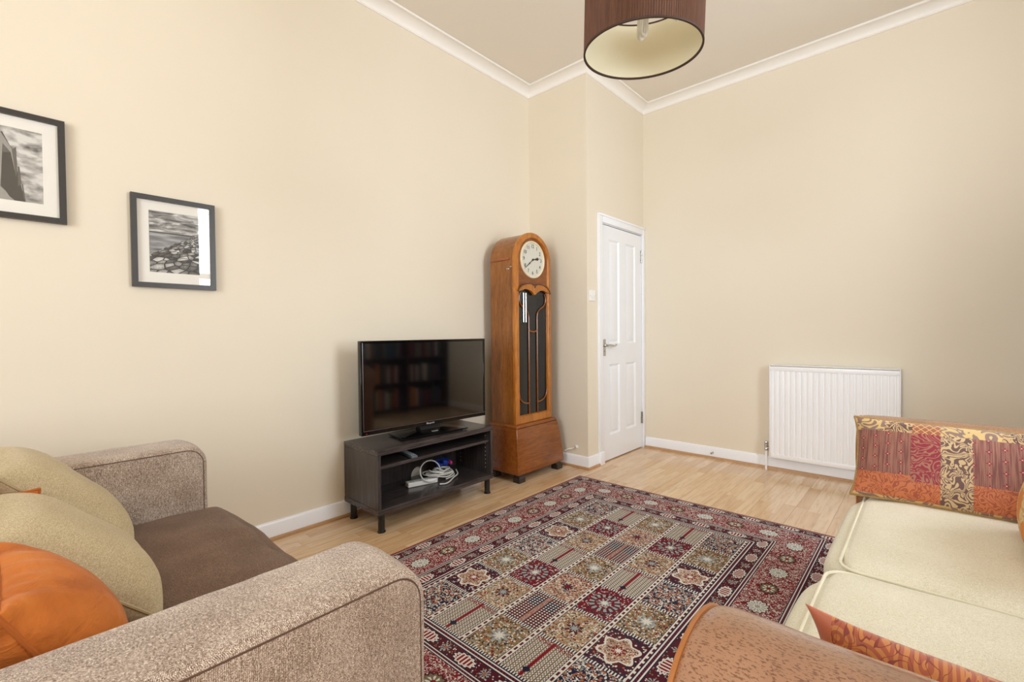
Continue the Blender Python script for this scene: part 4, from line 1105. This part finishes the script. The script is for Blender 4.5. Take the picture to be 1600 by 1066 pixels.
# ------------------------------------------------------------------ brown tweed sofa
def build_brown_sofa():
    r = root('brown_sofa', (1.08, 0.2, 0), 'brown tweed two seat sofa with square arms against the left wall', 'sofa')
    H = 0.667; yb, yf = -0.42, 0.518
    def arm(x0, x1):
        R = 0.066
        prof = [(yb, 0.075), (yf, 0.075)]+[(yf-R+R*math.cos(k/10*PI/2), H-R+R*math.sin(k/10*PI/2)) for k in range(11)]+[(yb, H)]
        def fn(p, c): return p
        # puffed band: rings across the width
        bm = BM(); nW = 10; rings = []
        import itertools
        P = []
        # resample the outline finely for cloth-like undulation
        for (a, b) in zip(prof, prof[1:]+prof[:1]):
            L = math.hypot(b[0]-a[0], b[1]-a[1]); n = max(1, int(L/0.03))
            for k in range(n): P.append((a[0]+(b[0]-a[0])*k/n, a[1]+(b[1]-a[1])*k/n))
        cxy = Vector(((yb+yf)/2, 0.36)); m = len(P)
        nr = []
        for i in range(m):
            a = Vector(P[i-1]); b = Vector(P[(i+1) % m]); d = (b-a).normalized(); nr.append(Vector((d.y, -d.x)))
        xs = [0.0, 0.002, 0.007, 0.014]+[0.014+(x1-x0-0.028)*k/8 for k in range(1, 8)]+[x1-x0-0.014, x1-x0-0.007, x1-x0-0.002, x1-x0]
        for X in xs:
            e = min(X, (x1-x0)-X); er = 0.014
            ins = er-math.sqrt(max(0, er*er-(er-min(e, er))**2)) if e < er else 0.0
            pf = 0.007*math.sin(PI*X/(x1-x0))
            ring = []
            for i, (a, b) in enumerate(P):
                up = 1.0 if b > 0.2 else 0.0
                q = Vector((a, b))-nr[i]*(ins)+nr[i]*pf*up
                w = Vector((x0+X, q.x, q.y)); ring.append(bm.verts.new(w+Vector((0, nr[i].x, nr[i].y))*wr(w, 0.0018, 14)))
            rings.append(ring)
        for A, B in zip(rings, rings[1:]):
            for i in range(m): bm.faces.new((A[i], B[i], B[(i+1) % m], A[(i+1) % m]))
        bm.faces.new(rings[0]); bm.faces.new(rings[-1][::-1])
        bmesh.ops.recalc_face_normals(bm, faces=bm.faces)
        a = obj('arm', bm, M['tweed'], r, angle=75)
        for X, sx in ((x0+0.001, -1), (x1-0.001, 1)):
            pts = []
            ins = 0.0125
            for i, (y, z) in enumerate(P):
                pts.append((X, y-nr[i].x*ins, z-nr[i].y*ins))
            tb = BM(); add_tube(tb, pts, 0.0019, 6, True); obj('piping', tb, M['piping_brown'], a)
    arm(0.310, 0.520); arm(1.708, 1.897)
    # base rail, seat deck, back
    obj('base', rbox(0.522, 1.706, -0.40, 0.485, 0.075, 0.295, 0.012, 0.08), M['tweed'], r)
    def crown(p, c):
        k = max(0, 1-abs(c.x)**4)*max(0, 1-abs(c.y)**4)
        if c.z > 0: p = p+Vector((0, 0, 0.030*k))
        if c.y > 0: p = p+Vector((0, 0.028*max(0, 1-c.z*c.z)*(1-abs(c.x)**6), 0))
        return p+Vector((0, 0.4, 1))*(wr(p, 0.006, 6)+wr(Vector((p.x*0.5, p.y*2.2, p.z)), 0.0025, 14, 3))
    s = obj('seat_cushion', rbox(0.523, 1.705, -0.20, 0.570, 0.298, 0.432, 0.05, 0.03, crown), M['seat_brown'], r, angle=180)
    obj('back', rbox(0.310, 1.902, -0.66, -0.425, 0.075, 0.80, 0.05, 0.08), M['tweed'], r)
    obj('back_cushion', rbox(0.526, 1.702, -0.42, -0.205, 0.44, 0.82, 0.06, 0.06), M['tweed'], r)
    for xx in (0.31, 1.85):
        for yy in (-0.58, 0.46): obj('foot', lathe([(0, 0), (0.02, 0), (0.028, 0.0745), (0, 0.0745)], (xx, yy, 0), 'z', 16), M['foot_dark'], r)
build_brown_sofa()
zs = 0.452
lean = (0, -0.59, 0.81)
cushion('beige_cushion', 'beige woven cushion lying furthest along the brown sofa near the wall', 'cushion', (0.636, 0.235, 0.452), (1, 0.05, 0), (0, -0.68, 0.73), 0.43, 0.40, 0.16, M['beige'], M['beige_piping'], 'beige cushions on the brown sofa', seed=1.0, pinch=0.03, pw=4.0)
cushion('orange_cushion', 'orange velvet cushion mostly hidden between the two beige cushions', 'cushion', (0.900, -0.072, 0.465), (0, 1, 0), (0, -0.02, 1), 0.25, 0.235, 0.085, M['velvet'], M['velvet_seam'], 'orange velvet cushions on the brown sofa', seed=5.0, pinch=0.05)
cushion('beige_cushion', 'beige woven cushion in the middle of the brown sofa between the two orange ones', 'cushion', (1.135, 0.218, 0.458), (1, 0.04, 0.0), (0, -0.72, 0.69), 0.385, 0.37, 0.17, M['beige'], M['beige_piping'], 'beige cushions on the brown sofa', seed=2.0, pinch=0.03, pw=4.0)
cushion('orange_cushion', 'orange velvet cushion tucked against the large tweed arm in the foreground', 'cushion', (1.512, 0.110, 0.462), (1, 0.02, 0.0), (0, -0.44, 0.90), 0.345, 0.292, 0.165, M['velvet'], M['velvet_seam'], 'orange velvet cushions on the brown sofa', seed=3.0, pinch=0.06, crease=0.016)

# ------------------------------------------------------------------ leather sofa with cream seat cushions
SX = 2.376
def build_leather_sofa():
    r = root('leather_sofa', (2.85, 1.44, 0), 'tan leather sofa with rolled arms and cream fabric seat cushions', 'sofa')
    def arm(yc, out):
        R, zc = 0.127, 0.619
        # scroll outline in (y,z): roll on top, straight panel below, inner side at yc-out*R*0.55
        pts = []
        for k in range(25):
            a = math.radians(-40)+k/24*math.radians(260)
            pts.append((yc+out*R*math.cos(a)*1.0, zc+R*math.sin(a)))
        pts = [(yc+out*0.075, 0.06)]+[(yc+out*0.080, 0.45)]+pts+[(yc-out*0.105, 0.45), (yc-out*0.105, 0.06)]
        if out < 0: pts = pts[::-1]
        bm = BM(); xs = [0, 0.004, 0.014, 0.03]+[0.03+0.86*k/20 for k in range(1, 21)]
        m = len(pts); nr = []
        for i in range(m):
            a = Vector(pts[i-1]); b = Vector(pts[(i+1) % m]); d = (b-a).normalized(); nr.append(Vector((d.y, -d.x)))
        rings = []
        for X in xs:
            er = 0.03; ins = er*(1-math.sqrt(max(0, 1-(1-min(X, er)/er)**2)))*0.6
            rings.append([bm.verts.new(Vector((SX+X, p[0]-nr[i].x*ins, p[1]-nr[i].y*ins))+Vector((0, nr[i].x, nr[i].y))*wr(Vector((SX+X, p[0], p[1])), 0.003, 6)) for i, p in enumerate(pts)])
        for A, B in zip(rings, rings[1:]):
            for i in range(m): bm.faces.new((A[i], B[i], B[(i+1) % m], A[(i+1) % m]))
        bm.faces.new(rings[0][::-1]); bm.faces.new(rings[-1])
        bmesh.ops.recalc_face_normals(bm, faces=bm.faces)
        a = obj('arm', bm, M['leather'], r, angle=60)
        tb = BM(); add_tube(tb, [(SX+0.004, p[0]-nr[i].x*0.008, p[1]-nr[i].y*0.008) for i, p in enumerate(pts)], 0.0038, 8, True); obj('piping', tb, M['leather_piping'], a)
    arm(0.572, -1); arm(2.322, 1)
    obj('base', rbox(SX+0.03, 3.20, 0.692, 2.196, 0.06, 0.325, 0.02, 0.1), M['leather'], r)
    obj('back', rbox(3.06, 3.30, 0.45, 2.44, 0.06, 0.86, 0.07, 0.06), M['leather'], r)
    def seat(y0, y1, x0, seed, lift):
        def fn(p, c):
            k = max(0, 1-abs(c.x)**4)*max(0, 1-abs(c.y)**4)
            if c.z > 0: p = p+Vector((0, 0, (0.028+lift)*k))
            if c.x < 0: p = p+Vector((-0.034*max(0, 1-c.z*c.z)*(1-abs(c.y)**6), 0, 0))
            # rounded front corners
            cr = max(0, -c.x-0.80)*max(0, abs(c.y)-0.72)*9.0
            p = p+Vector((0.05*cr, 0, 0))
            return p+Vector((0.3, 0, 1))*wr(p, 0.003, 6, seed)
        b = rbox(x0, 3.055, y0, y1, 0.328, 0.468+lift, 0.045, 0.03, fn)
        s = obj('seat_cushion', b, M['cream'], r, angle=180)
        # piping along the upper front edge and round to the sides
        P = []
        X0, X1 = x0+0.016, 3.04; zt = 0.462+lift; ra = 0.05
        P += [(X1, y0+0.012), (X0+ra, y0+0.012)]+[(X0+ra-ra*math.sin(k/5*PI/2), y0+0.012+ra-ra*math.cos(k/5*PI/2)) for k in range(1, 6)]
        P += [(X0, y0+0.012+ra+(y1-y0-0.024-2*ra)*k/8) for k in range(1, 8)]
        P += [(X0+ra-ra*math.cos(k/5*PI/2), y1-0.012-ra+ra*math.sin(k/5*PI/2)) for k in range(0, 6)]+[(X1, y1-0.012)]
        tb = BM(); add_tube(tb, [(a, b_, zt+0.001) for a, b_ in P], 0.0042, 8); obj('piping', tb, M['cream_piping'], s)
    seat(1.452, 2.200, 2.395, 1.0, 0.0); seat(0.702, 1.438, 2.380, 4.0, 0.008)
    for xx in (2.42, 3.22):
        for yy in (0.55, 2.34): obj('foot', lathe([(0, 0), (0.02, 0), (0.028, 0.0595), (0, 0.0595)], (xx, yy, 0), 'z', 16), M['foot_dark'], r)
build_leather_sofa()

# patterned cushion fabrics
def scroll(g, vec, sc, dist=3.0):
    n = g.noise(vec, sc, 1.5, 0.5, dist); return (n*9.0).mod(1.0)
def m_patchwork():
    # local frame: x across the cushion (-w/2..w/2), y up (0..h)
    g = G('patchwork_brocade'); x, y, z = g.xyz(); w, h = 0.60, 0.30
    u = x+w/2; v = y-h
    v = h-y
    vec = g.vec(u, v, 0.0)
    s1 = scroll(g, vec, 12.0, 1.2); s2 = scroll(g, vec, 26.0, 1.0); s3 = scroll(g, vec, 17.0, 1.5)
    gold = g.mix((s1 > 0.45), lin((132, 104, 96)), lin((206, 174, 112)))
    pais = g.mix((s2 > 0.5), lin((84, 54, 46)), lin((196, 162, 116)))
    hatch = (((u+v)/0.022).mod(1.0) < 0.12).max(((u-v)/0.022).mod(1.0) < 0.12); hat = g.mix(hatch, lin((150, 86, 58)), lin((224, 180, 110)))
    st = g.noise(g.vec(u, v*0.04, 0.0), 240.0, 2.0)
    mau = g.mix(g.smooth(st, 0.35, 0.65), lin((112, 60, 54)), lin((156, 104, 86)))
    fa = (u/0.036).mod(1.0)-0.5; fb = ((v+(u/0.036).floor()*0.012)/0.038).mod(1.0)-0.5
    fr = (fa*fa+fb*fb).sqrt(); ft = fa.atan2(fb)
    fl = fr < (0.13+0.09*(ft*4.0).cos()); mau = g.mix(fl, mau, lin((136, 20, 44))); mau = g.mix(fr < 0.05, mau, lin((236, 170, 150)))
    crim = g.mix((s3 > 0.62), lin((140, 22, 48)), lin((160, 108, 84)))
    orp = g.mix((s2 > 0.42), lin((160, 76, 44)), lin((196, 112, 66)))
    pal = g.mix((s2 > 0.45), lin((100, 70, 66)), lin((202, 174, 130)))
    def rng(e, a, b): return (e > a)*(e < b)
    top = v < 0.062; c = gold
    c = g.mix(rng(u, 0.078, 0.155), c, pais); c = g.mix(rng(u, 0.155, 0.228), c, hat); c = g.mix(u > 0.375, c, pais)
    mid = mau; mid = g.mix(v > 0.215, mid, orp); 
    cc = g.mix(rng(u, 0.152, 0.228)*(v < 0.232), mid, crim)
    cc = g.mix(rng(u, 0.228, 0.305), cc, pal)
    cc = g.mix((u > 0.305)*(v > 0.225), cc, orp)
    c = g.mix(v > 0.062, c, cc)
    c = g.mix(v > 0.291, c, gold)
    wv = g.noise(vec, 700.0, 2.0); g.bump(wv+s2*0.3, 0.3, 0.002)
    c = g.mix((wv-0.4)*0.3, c, lin((90, 50, 36)))
    return g.set(c, 0.6, Sheen_Weight=0.3)
M['patchwork'] = m_patchwork()
def m_paisley():
    g = G('orange_paisley_brocade'); x, y, z = g.xyz(); vec = g.vec(x, y, 0.0)
    vd, h, h2 = g.voro(vec, 19.0); s = (vd*6.0+g.noise(vec, 20.0, 2.0, 0.5, 1.0)*1.2).mod(1.0); s2 = scroll(g, vec, 18.0, 2.0)
    c = g.mix(s > 0.5, lin((178, 92, 62)), lin((206, 134, 72))); c = g.mix(s2 > 0.86, c, lin((140, 56, 46)))
    c = g.mix(x < -0.184, c, lin((196, 112, 82)))
    g.bump(s+g.noise(vec, 500.0, 2.0)*0.3, 0.3, 0.002)
    return g.set(c, 0.5, Sheen_Weight=0.4)
M['paisley'] = m_paisley()
def m_floral():
    g = G('floral_linen'); x, y, z = g.xyz(); vec = g.vec(x, y, 0.0)
    vd, h, h2 = g.voro(vec, 10.0); n = g.noise(vec, 30.0, 2.0, 0.5, 1.5)
    c = g.mix((vd+(n-0.5)*0.5 < 0.42)*(h < 0.7), lin((222, 196, 148)), g.ramp(h, [(0.0, lin((226, 132, 60))), (0.5, lin((176, 40, 52))), (0.62, lin((236, 156, 84)))], 'CONSTANT'))
    c = g.mix((n-0.5).abs() < 0.03, c, lin((196, 152, 88)))
    g.bump(g.noise(vec, 400.0, 2.0), 0.3, 0.002)
    return g.set(c, 0.8)
M['floral'] = m_floral()
M['gold_piping'] = plain('gold_brocade_edge', (190, 150, 92), 0.6, var=0.3, scale=80)
cushion('patchwork_cushion', 'patchwork brocade cushion in crimson, mauve and gold against the far leather arm', 'cushion', (2.688, 2.082, 0.490), (1, 0, 0), (0, 0.42, 0.91), 0.61, 0.285, 0.10, M['patchwork'], M['gold_piping'], None, 0.005, pinch=0.025, pw=3.0, amp=0.006, seed=8.0, ear=0.03)
cushion('paisley_cushion', 'orange paisley cushion standing behind the near leather arm', 'cushion', (2.672, 0.81, 0.475), (1, 0, 0), (0, -0.10, 0.99), 0.41, 0.205, 0.10, M['paisley'], None, None, pinch=0.06, pw=2.5, amp=0.006, seed=9.0, ear=0.06, sag=0.01)
cushion('floral_cushion', 'cream and orange floral cushion beside the patchwork one on the leather sofa', 'cushion', (2.795, 1.775, 0.492), (0, 1, 0), (0.33, 0, 0.94), 0.42, 0.40, 0.16, M['floral'], M['gold_piping'], None, 0.004, pinch=0.05, seed=11.0)

# ------------------------------------------------------------------ bookcase on the right wall (seen mirrored in the television)
def build_bookcase():
    x0, x1, y0, y1 = 3.42, 3.745, 2.72, 4.03
    M['bookwood'] = plain('dark_mahogany', (62, 30, 22), 0.35, var=0.2)
    r = root('bookcase', ((x0+x1)/2, (y0+y1)/2, 0), 'dark wooden bookcase full of books on the right wall', 'bookcase')
    for yy in (y0, (y0+y1)/2-0.01, y1-0.02): obj('side_panel', box(x0, x1-0.01, yy, yy+0.02, 0, 1.92), M['bookwood'], r, smooth=False)
    obj('back_panel', box(x1-0.0098, x1-0.002, y0, y1, 0, 1.92), M['bookwood'], r, smooth=False)
    zs_ = [0.05, 0.40, 0.74, 1.10, 1.46, 1.90]
    for zz in zs_:
        for a, b in ((y0+0.0205, (y0+y1)/2-0.0105), ((y0+y1)/2+0.0105, y1-0.0205)): obj('shelf', box(x0+0.002, x1-0.0102, a, b, zz, zz+0.018), M['bookwood'], r, smooth=False)
    cols = [(150, 60, 40), (190, 180, 165), (60, 80, 110), (200, 120, 60), (120, 120, 110), (90, 50, 80), (210, 205, 195), (50, 90, 70)]
    mats = [plain('book_cloth_%s' % c, rgb, 0.6) for c, rgb in zip(['red', 'ivory', 'blue', 'ochre', 'grey', 'plum', 'white', 'green'], cols)]
    protos = []
    for k, m in enumerate(mats):
        w = 0.028+0.006*(k % 3); hh = 0.21+0.018*(k % 4); d = 0.16
        b = BM(); add_box(b, 0, d, 0, w, 0, hh, 0.002, 1); me = bpy.data.meshes.new('book'); finish(b); b.to_mesh(me); b.free(); me.materials.append(m); protos.append((me, w))
    rnd = random.Random(5)
    for zz in zs_[:3]:
        for a, b in ((y0+0.03, (y0+y1)/2-0.05), ((y0+y1)/2+0.02, y1-0.06)):
            y = a
            while y < b-0.05:
                me, w = protos[rnd.randrange(8)]
                o = bpy.data.objects.new('book', me); COL.objects.link(o); o.location = (x0+0.03+0.01*rnd.random(), y, zz+0.0185)
                tag(o, 'cloth-bound book standing in the dark bookcase', 'book', 'books in the bookcase')
                y += w+0.0015
build_bookcase()
for o in bpy.data.objects:
    if '_local' in o: del o['_local']
